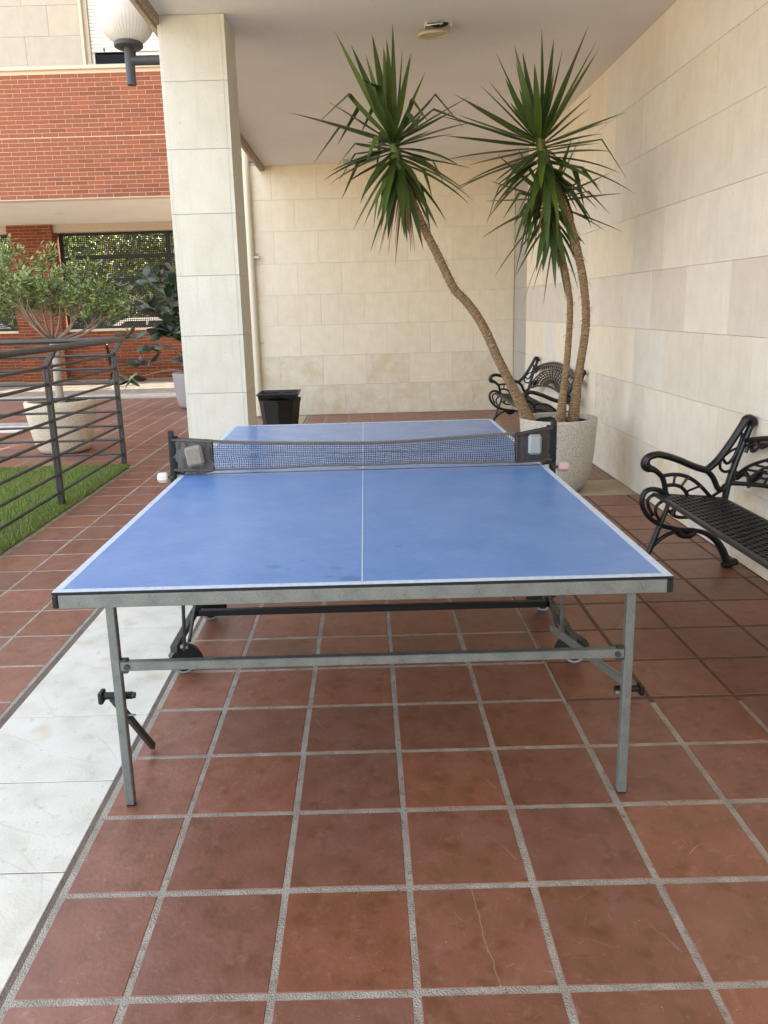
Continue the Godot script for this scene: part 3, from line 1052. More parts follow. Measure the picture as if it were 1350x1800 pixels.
# =====================================================================
# what lies beyond the screens
func build_street() -> void:
	var st := new_st()
	box_between(st, Vector3(-40, -0.2, -14.3), Vector3(-1.5, -0.002, -13.722), 0.004)
	struct("kerb", st, M.kerb)
	st = new_st()
	box_between(st, Vector3(-40, -0.2, -20.0), Vector3(-1.5, -0.008, -14.302))
	struct("pavement", st, M.pavement)
	st = new_st()
	box_between(st, Vector3(-60, -0.2, -40), Vector3(30, -0.12, -20.002))
	struct("road", st, M.asphalt)
	car(Vector3(-6.1, -0.12, -22.3), "white car parked in the street beyond the right screen")
	car(Vector3(-11.6, -0.12, -22.5), "white car parked in the street beyond the left screen")
	street_tree(Vector3(-6.6, -0.12, -25.5), 3.2, 900, "bright green street tree seen through the screen beside the pier")
	street_tree(Vector3(-4.6, -0.12, -24.6), 2.6, 800, "bright green street tree seen through the screen near the pillar")
	street_tree(Vector3(-11.5, -0.12, -25.0), 3.0, 700, "green street tree seen through the left screen")
	var t := thing("street_house", "pinkish house beyond the street trees", "building", Vector3(-6, 0, -36))
	st = new_st()
	box_between(st, Vector3(-30, -0.15, -44), Vector3(20, 9, -36))
	part("wall", st, mat(Color(0.72, 0.58, 0.48), 0.9), t)
	for i in 12:
		for r in 3:
			st = new_st()
			box_between(st, Vector3(-29 + i * 4.0, 1.0 + r * 2.9, -36.02), Vector3(-27.8 + i * 4.0, 2.4 + r * 2.9, -35.99))
			part("window", st, M.glass, t)

func car(at: Vector3, label: String) -> void:
	var t := thing("parked_car", label, "car", at, 0, "cars parked in the street")
	var prof := [Vector2(-2.1, 0.35), Vector2(-2.12, 0.62), Vector2(-2.02, 0.82), Vector2(-1.25, 0.95), Vector2(-0.55, 1.42), Vector2(-0.2, 1.48), Vector2(0.8, 1.47), Vector2(1.55, 1.05), Vector2(2.02, 0.97), Vector2(2.1, 0.7), Vector2(2.08, 0.35)]
	var st := new_st()
	for sd in [-1.0, 1.0]:
		for i in prof.size() - 1:
			var a: Vector2 = prof[i]
			var b: Vector2 = prof[i + 1]
			var wa := 0.85 - maxf(a.y - 0.9, 0.0) * 0.35
			var wb := 0.85 - maxf(b.y - 0.9, 0.0) * 0.35
			var n := Vector3(0, 0.2, sd).normalized()
			tri(st, Vector3(a.x, a.y, sd * wa), Vector3(b.x, b.y, sd * wb), Vector3(a.x, 0.35, sd * 0.83), n, n, n, Vector2.ZERO, Vector2.ZERO, Vector2.ZERO)
			tri(st, Vector3(a.x, 0.35, sd * 0.83), Vector3(b.x, b.y, sd * wb), Vector3(b.x, 0.35, sd * 0.83), n, n, n, Vector2.ZERO, Vector2.ZERO, Vector2.ZERO)
			if sd > 0:
				var m := Vector3(-(b.y - a.y), b.x - a.x, 0).normalized()
				tri(st, Vector3(a.x, a.y, wa), Vector3(b.x, b.y, wb), Vector3(b.x, b.y, -wb), m, m, m, Vector2.ZERO, Vector2.ZERO, Vector2.ZERO)
				tri(st, Vector3(a.x, a.y, wa), Vector3(b.x, b.y, -wb), Vector3(a.x, a.y, -wa), m, m, m, Vector2.ZERO, Vector2.ZERO, Vector2.ZERO)
	obj("body", st, M.car_white, t)
	for sd in [-1.0, 1.0]:
		for q in [[-0.95, 0.12, 0.0], [0.2, 1.25, 0.0]]:
			st = new_st()
			var pts := [Vector3(q[0], 0.98, sd * 0.835), Vector3(q[1], 0.98, sd * 0.835), Vector3(minf(q[1], 0.85), 1.38, sd * 0.695), Vector3(maxf(q[0], -0.42), 1.38, sd * 0.695)]
			face(st, pts, Vector3(0, 0.3, sd).normalized(), Vector2.ZERO, 1.0, Transform3D.IDENTITY)
			obj("window", st, M.glass, t)
		for x in [-1.3, 1.3]:
			st = new_st()
			tube(st, [Vector3(x, 0.31, sd * 0.66), Vector3(x, 0.31, sd * 0.87)], 0.31, 20)
			var wh := obj("wheel", st, M.rubber, t)
			st = new_st()
			tube(st, [Vector3(x, 0.31, sd * 0.84), Vector3(x, 0.31, sd * 0.878)], 0.19, 16)
			obj("rim", st, M.silver, wh)

func leaf_mesh(L: float, W: float) -> Mesh:
	var st := new_st()
	blade(st, Vector3.ZERO, Vector3(0, 0.25, 1), Vector3.RIGHT, L, W, 0.5, 3, 0.0, 1)
	return st.commit()

func street_tree(at: Vector3, R: float, clumps: int, label: String) -> void:
	var t := thing("street_tree", label, "tree", at, 0, "street trees beyond the screens")
	var st := new_st()
	var top := Vector3(0, 1.7, 0)
	tube(st, smooth([Vector3.ZERO, Vector3(0.06, 0.9, 0.02), top], 3), [0.2, 0.18, 0.17, 0.16, 0.15, 0.14, 0.14], 10)
	for i in 8:
		var a := TAU * i / 8.0 + rng.randf() * 0.5
		var e := top + Vector3(cos(a) * R * 0.7, rng.randf_range(0.8, 2.4), sin(a) * R * 0.7)
		tube(st, smooth([top - Vector3(0, 0.1, 0), top.lerp(e, 0.5) + Vector3(0, 0.35, 0), e], 3), [0.09, 0.08, 0.07, 0.055, 0.045, 0.03, 0.02], 6)
	obj("trunk", st, M.twig, t)
	var mm := MultiMesh.new()
	mm.transform_format = MultiMesh.TRANSFORM_3D
	mm.use_colors = true
	mm.mesh = leaf_mesh(0.16, 0.09)
	var per := 14
	mm.instance_count = clumps * per
	for i in clumps:
		var d := Vector3(rng.randfn(), rng.randfn() * 0.75, rng.randfn()).normalized() * R * pow(rng.randf(), 0.45)
		d.x *= 1.15
		var c := Vector3(0, 2.9, 0) + d
		c.y = maxf(c.y, 1.0 + rng.randf() * 0.4)
		var tone := rng.randf()
		for k in per:
			var p := c + Vector3(rng.randfn(), rng.randfn(), rng.randfn()) * 0.16
			var bs := Basis.from_euler(Vector3(rng.randf_range(-1, 1), rng.randf() * TAU, rng.randf_range(-1, 1))).scaled(Vector3.ONE * rng.randf_range(0.7, 1.3))
			mm.set_instance_transform(i * per + k, Transform3D(bs, p))
			mm.set_instance_color(i * per + k, Color(0.05, 0.08, 0.015).lerp(Color(0.30, 0.36, 0.06), clampf(tone * tone + rng.randf_range(-0.3, 0.3), 0, 1)))
	var mi := MultiMeshInstance3D.new()
	mi.name = "crown"
	mi.multimesh = mm
	mi.material_override = M.small_leaf
	t.add_child(mi)
	stuff(mi)

# =====================================================================
# table tennis table
func top_sheet(st: SurfaceTool, x0: float, x1: float, z0: float, z1: float, y: float) -> void:
	var n := Vector3.UP
	tri(st, Vector3(x0, y, z0), Vector3(x1, y, z0), Vector3(x1, y, z1), n, n, n, Vector2(0, 0), Vector2(1, 0), Vector2(1, 1))
	tri(st, Vector3(x0, y, z0), Vector3(x1, y, z1), Vector3(x0, y, z1), n, n, n, Vector2(0, 0), Vector2(1, 1), Vector2(0, 1))

func bolt(par: Node3D, at: Vector3, axis: Vector3, r := 0.009, len_ := 0.012, m: StandardMaterial3D = null) -> void:
	var st := new_st()
	tube(st, [at, at + axis * len_], r, 6)
	part("bolt", st, m if m else M.zinc_dark, par)

func build_table() -> void:
	var t := thing("table_tennis_table", "blue table tennis table with white lines on folding steel legs", "table", Vector3(-0.0225, 0, -3.166))
	var xl := -0.785
	var xr := 0.740
	var Y := 0.76
	for half in 2:
		var zn := -1.789 if half == 0 else -3.1715
		var zf := -3.160 if half == 0 else -4.542
		var st := new_st()
		box_between(st, Vector3(xl, Y - 0.0075, zf), Vector3(xr, Y - 0.0006, zn), 0.001)
		var bd := part("board", st, M.black_plastic, t)
		st = new_st()
		top_sheet(st, xl + 0.0005, xr - 0.0005, zf + 0.0005, zn - 0.0005, Y)
		part("playing_surface", st, M.board if half == 0 else M.board_far, bd)
		# lines
		var ze := zn if half == 0 else zf
		var s := -1.0 if half == 0 else 1.0
		for q in [[xl + 0.001, xl + 0.021, zf + 0.001, zn - 0.001], [xr - 0.021, xr - 0.001, zf + 0.001, zn - 0.001], [xl + 0.0215, xr - 0.0215, minf(ze + s * 0.001, ze + s * 0.021), maxf(ze + s * 0.001, ze + s * 0.021)], [-0.0237, -0.0207, minf(zn, zf) + 0.022, maxf(zn, zf) - 0.022]]:
			st = new_st()
			box_between(st, Vector3(q[0], Y - 0.001, q[2]), Vector3(q[1], Y + 0.0006, q[3]))
			part("line", st, M.line, bd)
		st = new_st()
		box_between(st, Vector3(xl + 0.03, Y - 0.022, zf + 0.03), Vector3(xr - 0.03, Y - 0.008, zn - 0.03))
		part("underside", st, M.board_under, bd)
		# steel frame under the edge
		st = new_st()
		box_between(st, Vector3(xl + 0.0155, Y - 0.042, ze + s * 0.024), Vector3(xr - 0.0155, Y - 0.008, ze - s * 0.002), 0.0012, Vector2(0.3, 0.2))
		part("apron", st, M.zinc, t)
		for e in [[xl, xl + 0.015], [xr - 0.015, xr]]:
			st = new_st()
			box_between(st, Vector3(e[0], Y - 0.0425, ze + s * 0.026), Vector3(e[1], Y - 0.008, ze - s * 0.0025), 0.003)
			part("corner_cap", st, M.black_plastic, t)
			st = new_st()
			box_between(st, Vector3(e[0] + 0.002, Y - 0.041, zf + 0.03), Vector3(e[1] - 0.002 + 0.008 * (1 if e[0] < 0 else 0), Y - 0.008, zn - 0.03), 0.001)
			part("side_frame", st, M.zinc, t)
	# gap strip at the net
	var st := new_st()
	box_between(st, Vector3(xl + 0.01, Y - 0.012, -3.1712), Vector3(xr - 0.01, Y - 0.004, -3.1603))
	part("hinge_strip", st, M.zinc, t)
	# end legs
	for half in 2:
		var z := -2.035 if half == 0 else -4.30
		var xs := [-0.7305, 0.7235]
		for x in xs:
			st = new_st()
			box_between(st, Vector3(x - 0.0125, 0.004, z - 0.0125), Vector3(x + 0.0125, Y - 0.043, z + 0.0125), 0.0022, Vector2(x, z))
			var leg := part("leg", st, M.zinc, t)
			st = new_st()
			box_between(st, Vector3(x - 0.0115, 0.0, z - 0.0115), Vector3(x + 0.0115, 0.005, z + 0.0115), 0.001)
			part("foot", st, M.rubber, leg)
			st = new_st()
			var s := signf(x)
			box_between(st, Vector3(x - s * 0.0127, 0.425, z + 0.013), Vector3(x - s * 0.034, 0.466, z - 0.010), 0.002)
			part("bracket", st, M.zinc_dark, leg)
		st = new_st()
		box_between(st, Vector3(-0.716, 0.434, z - 0.008), Vector3(0.7095, 0.4605, z + 0.0155), 0.002, Vector2(0.1, 0.6))
		part("cross_bar", st, M.zinc, t)
		for x in [-0.697, 0.690]:
			bolt(t, Vector3(x, 0.447, z + 0.015), Vector3.BACK, 0.009, 0.005)
	# loose brace on the left leg, with its square end cap
	st = new_st()
	bar(st, Vector3(-0.768, 0.325, -2.075), Vector3(-0.742, 0.012, -2.325), 0.016, 0.022, Vector3.RIGHT, 0.002)
	part("loose_brace", st, M.zinc_dark, t)
	st = new_st()
	tube(st, [Vector3(-0.790, 0.338, -2.062), Vector3(-0.704, 0.338, -2.062)], 0.011, 10)
	part("pivot_pin", st, M.black_metal, t)
	st = new_st()
	cbox(st, Vector3(-0.793, 0.336, -2.062), Vector3(0.014, 0.036, 0.036), 0.003)
	part("end_cap", st, M.black_plastic, t)
	bolt(t, Vector3(-0.708, 0.338, -2.062), Vector3.RIGHT, 0.010, 0.012)
	bolt(t, Vector3(-0.716, 0.287, -2.04), Vector3.RIGHT, 0.004, 0.022, M.zinc)
	# brace on the right leg
	st = new_st()
	bar(st, Vector3(0.722, 0.345, -2.055), Vector3(0.700, 0.178, -2.82), 0.014, 0.026, Vector3.RIGHT, 0.002)
	part("leg_brace", st, M.zinc, t)
	st = new_st()
	tube(st, [Vector3(0.70, 0.318, -2.06), Vector3(0.770, 0.318, -2.06)], 0.010, 10)
	part("pivot_pin", st, M.black_metal, t)
	st = new_st()
	cbox(st, Vector3(0.775, 0.316, -2.06), Vector3(0.014, 0.030, 0.034), 0.003)
	part("end_cap", st, M.black_plastic, t)
	bolt(t, Vector3(0.708, 0.318, -2.04), Vector3.LEFT, 0.006, 0.012, M.zinc)
	# rolling carriage in the middle
	for s in [-1.0, 1.0]:
		var xx := -0.785 if s < 0 else 0.790
		st = new_st()
		bar(st, Vector3(xx, 0.127, -2.83), Vector3(xx, 0.127, -3.50), 0.030, 0.030, Vector3.RIGHT, 0.003)
		part("carriage_rail", st, M.zinc_dark, t)
		st = new_st()
		box_between(st, Vector3(xx - 0.012 - s * 0.02, 0.14, -3.185), Vector3(xx + 0.012 - s * 0.02, 0.715, -3.15), 0.002)
		part("upright", st, M.black_metal, t)
		st = new_st()
		bar(st, Vector3(xx - s * 0.035, 0.112, -2.86), Vector3(xx - s * 0.12, 0.715, -2.62), 0.010, 0.022, Vector3.RIGHT, 0.0015)
		part("strut", st, M.zinc_dark if s < 0 else M.zinc, t)
		st = new_st()
		bar(st, Vector3(xx - s * 0.045, 0.13, -2.90), Vector3(xx - s * 0.05, 0.40, -3.30), 0.010, 0.02, Vector3.RIGHT, 0.0015)
		part("strut", st, M.zinc_dark, t)
		bolt(t, Vector3(xx - s * 0.02, 0.125, -2.855), Vector3(-s, 0, 0), 0.010, 0.030, M.zinc)
		for z in [-2.885, -3.435]:
			caster(t, Vector3(xx + (0.028 if s < 0 else 0.012), 0, z), s * (1.15 if z > -3.0 else 0.9))
	st = new_st()
	box_between(st, Vector3(-0.785, 0.131, -3.178), Vector3(0.790, 0.157, -3.150), 0.002)
	part("carriage_bar", st, M.black_metal, t)

# swivel castor: hood, wheel with pale tyre, hub and axle
func caster(t: Node3D, at: Vector3, turn: float) -> void:
	var st := new_st()
	var q := func(a: float, r: float, o: float) -> Vector3: return Vector3(o, 0.052 + sin(a) * r, -cos(a) * r * 1.05)
	for i in 10:
		var a0 := PI * (-0.05 + i * 0.092)
		var a1 := PI * (-0.05 + (i + 1) * 0.092)
		for o in [-0.021, 0.021]:
			var n := Vector3(signf(o), 0, 0)
			tri(st, q.call(a0, 0.066, o), q.call(a1, 0.066, o), q.call(a1, 0.018, o), n, n, n, Vector2.ZERO, Vector2.ZERO, Vector2.ZERO)
			tri(st, q.call(a0, 0.066, o), q.call(a1, 0.018, o), q.call(a0, 0.018, o), n, n, n, Vector2.ZERO, Vector2.ZERO, Vector2.ZERO)
		var m0 := Vector3(0, sin(a0), -cos(a0))
		var m1 := Vector3(0, sin(a1), -cos(a1))
		tri(st, q.call(a0, 0.066, -0.021), q.call(a0, 0.066, 0.021), q.call(a1, 0.066, 0.021), m0, m0, m1, Vector2.ZERO, Vector2.ZERO, Vector2.ZERO)
		tri(st, q.call(a0, 0.066, -0.021), q.call(a1, 0.066, 0.021), q.call(a1, 0.066, -0.021), m0, m1, m1, Vector2.ZERO, Vector2.ZERO, Vector2.ZERO)
	cbox(st, Vector3(0, 0.118, 0), Vector3(0.03, 0.014, 0.03), 0.003)
	var hd := obj("caster", st, M.black_plastic, t, at - t.position)
	hd.rotation.y = turn
	st = new_st()
	lathe(st, [Vector2(0.034, -0.012), Vector2(0.042, -0.012), Vector2(0.047, -0.006), Vector2(0.047, 0.006), Vector2(0.042, 0.012), Vector2(0.034, 0.012)], Vector3.ZERO, 28, 1.0, 0.0, false, Transform3D(Basis(Vector3.BACK, PI / 2), Vector3(0, 0.047, 0.006)))
	obj("tyre", st, M.tyre, hd)
	st = new_st()
	tube(st, [Vector3(-0.010, 0.047, 0.006), Vector3(0.010, 0.047, 0.006)], 0.0345, 20)
	tube(st, [Vector3(-0.0225, 0.047, 0.006), Vector3(0.0225, 0.047, 0.006)], 0.012, 10)
	obj("hub", st, M.black_plastic, hd)
	st = new_st()
	tube(st, [Vector3(-0.0245, 0.047, 0.006), Vector3(0.0245, 0.047, 0.006)], 0.006, 8)
	obj("axle", st, M.zinc, hd)

# a sheet from a function of (u, v)
func sheet(st: SurfaceTool, fn: Callable, nu: int, nv: int, uk := 1.0) -> void:
	var P := []
	for j in nv + 1:
		for i in nu + 1:
			P.append(fn.call(float(i) / nu, float(j) / nv))
	var N := []
	for j in nv + 1:
		for i in nu + 1:
			var a: Vector3 = P[j * (nu + 1) + mini(i + 1, nu)] - P[j * (nu + 1) + maxi(i - 1, 0)]
			var b: Vector3 = P[mini(j + 1, nv) * (nu + 1) + i] - P[maxi(j - 1, 0) * (nu + 1) + i]
			N.append(a.cross(b).normalized())
	for j in nv:
		for i in nu:
			var a := j * (nu + 1) + i
			var b := a + 1
			var c := a + nu + 2
			var d := a + nu + 1
			var U := func(k: int) -> Vector2: return Vector2((P[k] as Vector3).x, (P[k] as Vector3).y) * uk
			tri(st, P[a], P[b], P[c], N[a], N[b], N[c], U.call(a), U.call(b), U.call(c))
			tri(st, P[a], P[c], P[d], N[a], N[c], N[d], U.call(a), U.call(c), U.call(d))

func build_net() -> void:
	var zn := -3.166
	var t := thing("table_tennis_net", "slack dark table tennis net with grey side pockets clamped on blue table", "net", Vector3(-0.02, 0.76, zn))
	var f := FastNoiseLite.new()
	f.seed = 5
	f.frequency = 1.0
	# the slack net hangs in loose folds
	var top := func(u: float) -> float:
		return 0.900 - 0.024 * sin(PI * u) - 0.0012 * sin(TAU * 2.2 * u)
	var bot := func(u: float) -> float:
		return 0.776 + 0.006 * sin(PI * u) + 0.0014 * sin(TAU * 3.0 * u + 1.0)
	var at := func(u: float, v: float) -> Vector3:
		var x := lerpf(-0.650, 0.622, u)
		var y0: float = bot.call(u)
		var y1: float = top.call(u)
		var dz := 0.030 * sin(PI * v) * f.get_noise_2d(u * 2.5, v * 1.2) * 2.0 + 0.010 * f.get_noise_2d(u * 9.0 + 40.0, v * 3.0) * sin(PI * v) * 2.0
		var fold := 0.010 * exp(-pow((v - 0.32 - 0.2 * sin(u * 3.0 + 0.6)) / 0.10, 2.0))
		return Vector3(x, lerpf(y0, y1, v) + fold * 0.5, zn + 0.006 + dz + fold)
	var st := new_st()
	var NV := 13
	var NU := 136
	var r := 0.0011
	for j in NV + 1:
		var pts := []
		for i in 101:
			pts.append(at.call(i / 100.0, float(j) / NV))
		tube(st, pts, r, 3, false)
	for i in NU + 1:
		var pts := []
		for j in 9:
			pts.append(at.call(float(i) / NU, j / 8.0))
		tube(st, pts, r, 3, false)
	part("mesh", st, M.string, t)
	# hem tapes
	for e in 2:
		st = new_st()
		for side in 2:
			sheet(st, func(u: float, v: float) -> Vector3:
				var p: Vector3 = at.call(u, 1.0 if e == 0 else 0.0)
				var w := 0.012 if e == 0 else 0.008
				return p + Vector3(0, (v - 0.5) * w, (0.0022 if side == 0 else -0.0022) * sin(PI * clampf(v, 0.08, 0.92)) + 0.0015 * f.get_noise_2d(u * 60.0, v * 3.0)), 120, 4)
		part("hem_tape", st, M.tape, t)
	# side pockets
	for s in 2:
		var x0 := -0.806 if s == 0 else 0.764
		var x1 := -0.642 if s == 0 else 0.614
		var crumple := 1.0 if s == 0 else 0.35
		st = new_st()
		for lay_ in 2:
			sheet(st, func(u: float, v: float) -> Vector3:
				var yb := lerpf(0.778 if s == 0 else 0.776, 0.772 if s == 0 else 0.774, u) - (0.012 * sin(PI * u) * crumple if s == 0 else 0.0)
				var yt := lerpf(0.918 if s == 0 else 0.924, 0.905 if s == 0 else 0.897, u)
				var bulge := 0.010 * sin(PI * u) * sin(PI * v)
				var cr := crumple * (0.010 * f.get_noise_2d(u * 5.0 + s * 9.0, v * 2.0) + 0.007 * f.get_noise_2d(u * 14.0, v * 4.0 + 7.0))
				return Vector3(lerpf(x0, x1, u) + crumple * 0.004 * f.get_noise_1d(v * 9.0), lerpf(yb, yt, v), zn + (0.012 if lay_ == 0 else -0.004) + bulge + cr), 30, 18)
		var pk := part("pocket", st, M.cloth if s == 0 else M.cloth_dark, t)
		# stitched hems round the pocket
		st = new_st()
		for v in [0.05, 0.95]:
			var pts := []
			for i in 15:
				var u := i / 14.0
				pts.append(Vector3(lerpf(x0, x1, u), lerpf(lerpf(0.778, 0.772, u), lerpf(0.918 if s == 0 else 0.924, 0.905 if s == 0 else 0.897, u), v), zn + 0.021))
			tube(st, pts, 0.0045, 6, true, Vector3(1, 1, 0.6))
		var xe := lerpf(x0, x1, 0.97)
		tube(st, [Vector3(xe, 0.775, zn + 0.016), Vector3(xe + 0.002, 0.84, zn + 0.018), Vector3(xe, 0.904, zn + 0.016)], 0.005, 6, true, Vector3(1, 1, 0.6))
		part("pocket_hem", st, M.cloth if s == 0 else M.cloth_dark, pk)
		# ball holder on the pocket
		st = new_st()
		var tilt := Basis(Vector3.BACK, 0.16 if s == 0 else 0.0)
		cbox(st, Vector3.ZERO, Vector3(0.070, 0.082, 0.034) if s == 0 else Vector3(0.054, 0.084, 0.026), 0.009, Transform3D(tilt, Vector3(-0.712, 0.846, zn + 0.040) if s == 0 else Vector3(0.689, 0.853, zn + 0.034)))
		part("ball_holder", st, M.cloth_grey if s == 0 else M.silver, t)
		# post, sleeve, clamp and knob
		var xp := -0.814 if s == 0 else 0.773
		var q := -1.0 if s == 0 else 1.0
		st = new_st()
		box_between(st, Vector3(xp - 0.011, 0.77, zn - 0.012), Vector3(xp + 0.011, 0.947, zn + 0.012), 0.003)
		part("post", st, M.black_plastic, t)
		st = new_st()
		sheet(st, func(u: float, v: float) -> Vector3:
			var a := u * TAU
			var cr := 0.003 * f.get_noise_2d(a * 3.0, v * 20.0) * (2.0 - v)
			return Vector3(xp - q * 0.008 + cos(a) * (0.021 + cr), lerpf(0.772, 0.922, v) + 0.004 * sin(a * 2.0), zn + sin(a) * (0.0165 + cr)), 24, 14)
		part("sleeve", st, M.rubber, t)
		st = new_st()
		box_between(st, Vector3(xp - 0.012, 0.700, zn - 0.016), Vector3(xp + 0.010, 0.775, zn + 0.016), 0.003)
		box_between(st, Vector3(minf(xp, xp - q * 0.05), 0.764, zn - 0.016), Vector3(maxf(xp, xp - q * 0.05), 0.770, zn + 0.016), 0.002)
		box_between(st, Vector3(minf(xp, xp - q * 0.05), 0.700, zn - 0.016), Vector3(maxf(xp, xp - q * 0.05), 0.708, zn + 0.016), 0.002)
		part("clamp", st, M.black_plastic, t)
		st = new_st()
		var kx := xp + q * 0.030
		tube(st, [Vector3(xp, 0.752, zn + 0.012), Vector3(kx, 0.752, zn + 0.012)], 0.006, 10)
		part("screw", st, M.zinc_dark, t)
		st = new_st()
		lathe(st, [Vector2(0.0, -0.022), Vector2(0.014, -0.022), Vector2(0.021, -0.016), Vector2(0.0225, 0.0), Vector2(0.021, 0.018), Vector2(0.012, 0.023), Vector2(0, 0.023)], Vector3.ZERO, 8, 1.0, 0.3, true, Transform3D(Basis(Vector3.BACK, PI / 2), Vector3(kx + q * 0.012, 0.752, zn + 0.012)))
		part("knob", st, M.white_plastic if s == 0 else M.pink_plastic, t)

# =====================================================================
# potted yuccas
func stem_mesh(pts: Array, r0: float, r1: float, rings: bool, knobby: float) -> SurfaceTool:
	var st := new_st()
	var sm := smooth(pts, 9)
	var rad := []
	for i in sm.size():
		var u := float(i) / (sm.size() - 1)
		var r := lerpf(r0, r1, pow(u, 0.5))
		if u < 0.12:
			r += (0.12 - u) * 0.14
		if rings:
			r *= 1.0 + (0.05 if i % 2 else -0.04) * clampf(u * 3.0, 0.3, 1.0)
		rad.append(r)
	tube(st, sm, rad, 14, true, Vector3.ONE, 1.0, knobby)
	return st

func leaf_scars(pts: Array, r: float, n: int, from: float) -> SurfaceTool:
	var st := new_st()
	var sm := smooth(pts, 12)
	for i in n:
		var u := lerpf(from, 0.98, float(i) / n)
		var k := clampi(int(u * (sm.size() - 1)), 0, sm.size() - 2)
		var p: Vector3 = sm[k]
		var d: Vector3 = ((sm[k + 1] as Vector3) - p).normalized()
		var a := i * 2.4
		var x := d.cross(Vector3.BACK).normalized()
		var o := x * cos(a) + d.cross(x) * sin(a)
		var q := p + o * r * 0.92
		var side := d.cross(o).normalized()
		var L := rng.randf_range(0.010, 0.026)
		tube(st, [q - side * r * 0.5, q + o * 0.004 - d * 0.003, q + side * r * 0.5], 0.0022, 4)
		if i % 3 == 0:
			tube(st, [q, q + o * L * 0.7 + d * L * 0.2, q + o * L - d * L * 0.7], 0.0016, 3)
	return st

func yucca(label: String, pts: Array, r0: float, r1: float, N: int, spread: Array, seed_: int) -> void:
	rng.seed = seed_
	var base: Vector3 = pts[0]
	var t := thing("yucca_plant", label, "yucca", base, 0, "yuccas growing in the granite pot")
	part("stem", stem_mesh(pts, r0, r1, true, 0.03), M.bark, t)
	part("leaf_scars", leaf_scars(pts, r1 * 1.05, 170, 0.30), M.fibre, t)
	var sm := smooth(pts, 10)
	var tip: Vector3 = sm[-1]
	var axis: Vector3 = ((sm[-1] as Vector3) - (sm[-8] as Vector3)).normalized()
	axis = (axis + Vector3.UP * 1.2).normalized()
	# green leaf bases wrapped round the top of the stem
	var wrap := []
	var wr := []
	for i in 9:
		wrap.append(sm[sm.size() - 1 - (8 - i) * 2] if sm.size() > 20 else sm[-1])
		wr.append(r1 * (1.0 + 0.35 * sin(PI * i / 8.0)))
	var wst := new_st()
	tube(wst, wrap, wr, 10, true, Vector3.ONE, 1.0, 0.12)
	part("leaf_base", wst, M.leaf[2], t)
	var ex := axis.cross(Vector3.BACK).normalized()
	var ez := axis.cross(ex).normalized()
	for i in N:
		var age := float(i) / N
		var el := lerpf(spread[0], spread[1], pow(age, 0.85)) + rng.randf_range(-0.30, 0.30)
		var a := i * 2.39996 + rng.randf_range(-0.7, 0.7)
		var out := ex * cos(a) + ez * sin(a)
		var d := (axis * sin(el) + out * cos(el)).normalized()
		var L: float = spread[2] * (0.80 + 0.25 * sin(PI * clampf(age * 1.1 + 0.15, 0, 1))) * rng.randf_range(0.68, 1.10)
		var back: float = pow(age, 1.5) * spread[3]
		var k := clampi(sm.size() - 1 - int(back * 60.0), 1, sm.size() - 1)
		var p: Vector3 = (sm[k] as Vector3) + out * r1 * 0.6
		p = p.lerp(tip - axis * back, 0.35)
		# keep the tips under the ceiling and clear of the wall
		var e := p + d * L
		if e.y > 3.20:
			L *= clampf((3.20 - p.y) / maxf(e.y - p.y, 0.01), 0.3, 1.0)
		if e.x > 1.96:
			L *= clampf((1.96 - p.x) / maxf(e.x - p.x, 0.01), 0.3, 1.0)
		var kink := rng.randf_range(0.7, 1.7) if rng.randf() < 0.16 and age > 0.15 and age < 0.8 else 0.0
		var droop := lerpf(0.0, 0.62, clampf((age - 0.12) * 1.6, 0, 1)) * rng.randf_range(0.25, 1.25)
		var st := new_st()
		blade(st, p, d, d.cross(out + Vector3(0.01, 0.02, 0.03)).normalized() if absf(d.dot(out)) < 0.98 else axis.cross(d).normalized(), L, rng.randf_range(0.046, 0.066), droop, 9, kink)
		part("leaf", st, M.leaf[rng.randi() % 4], t)
	# withered leaves hanging below the crown
	for i in int(spread[4]):
		var a := rng.randf() * TAU
		var k := clampi(sm.size() - 1 - int((spread[3] + 0.05 * rng.randf()) * 55.0), 1, sm.size() - 1)
		var o := Vector3(cos(a), 0, sin(a))
		var st := new_st()
		blade(st, (sm[k] as Vector3) + o * r1, (o * 0.5 + Vector3.DOWN).normalized(), o.cross(Vector3.UP), rng.randf_range(0.35, 0.62), rng.randf_range(0.008, 0.018), 0.6, 7)
		part("dry_leaf", st, M.dry_leaf, t)

func V(x: float, y: float, z: float) -> Vector3:
	return Vector3(x, y, z)

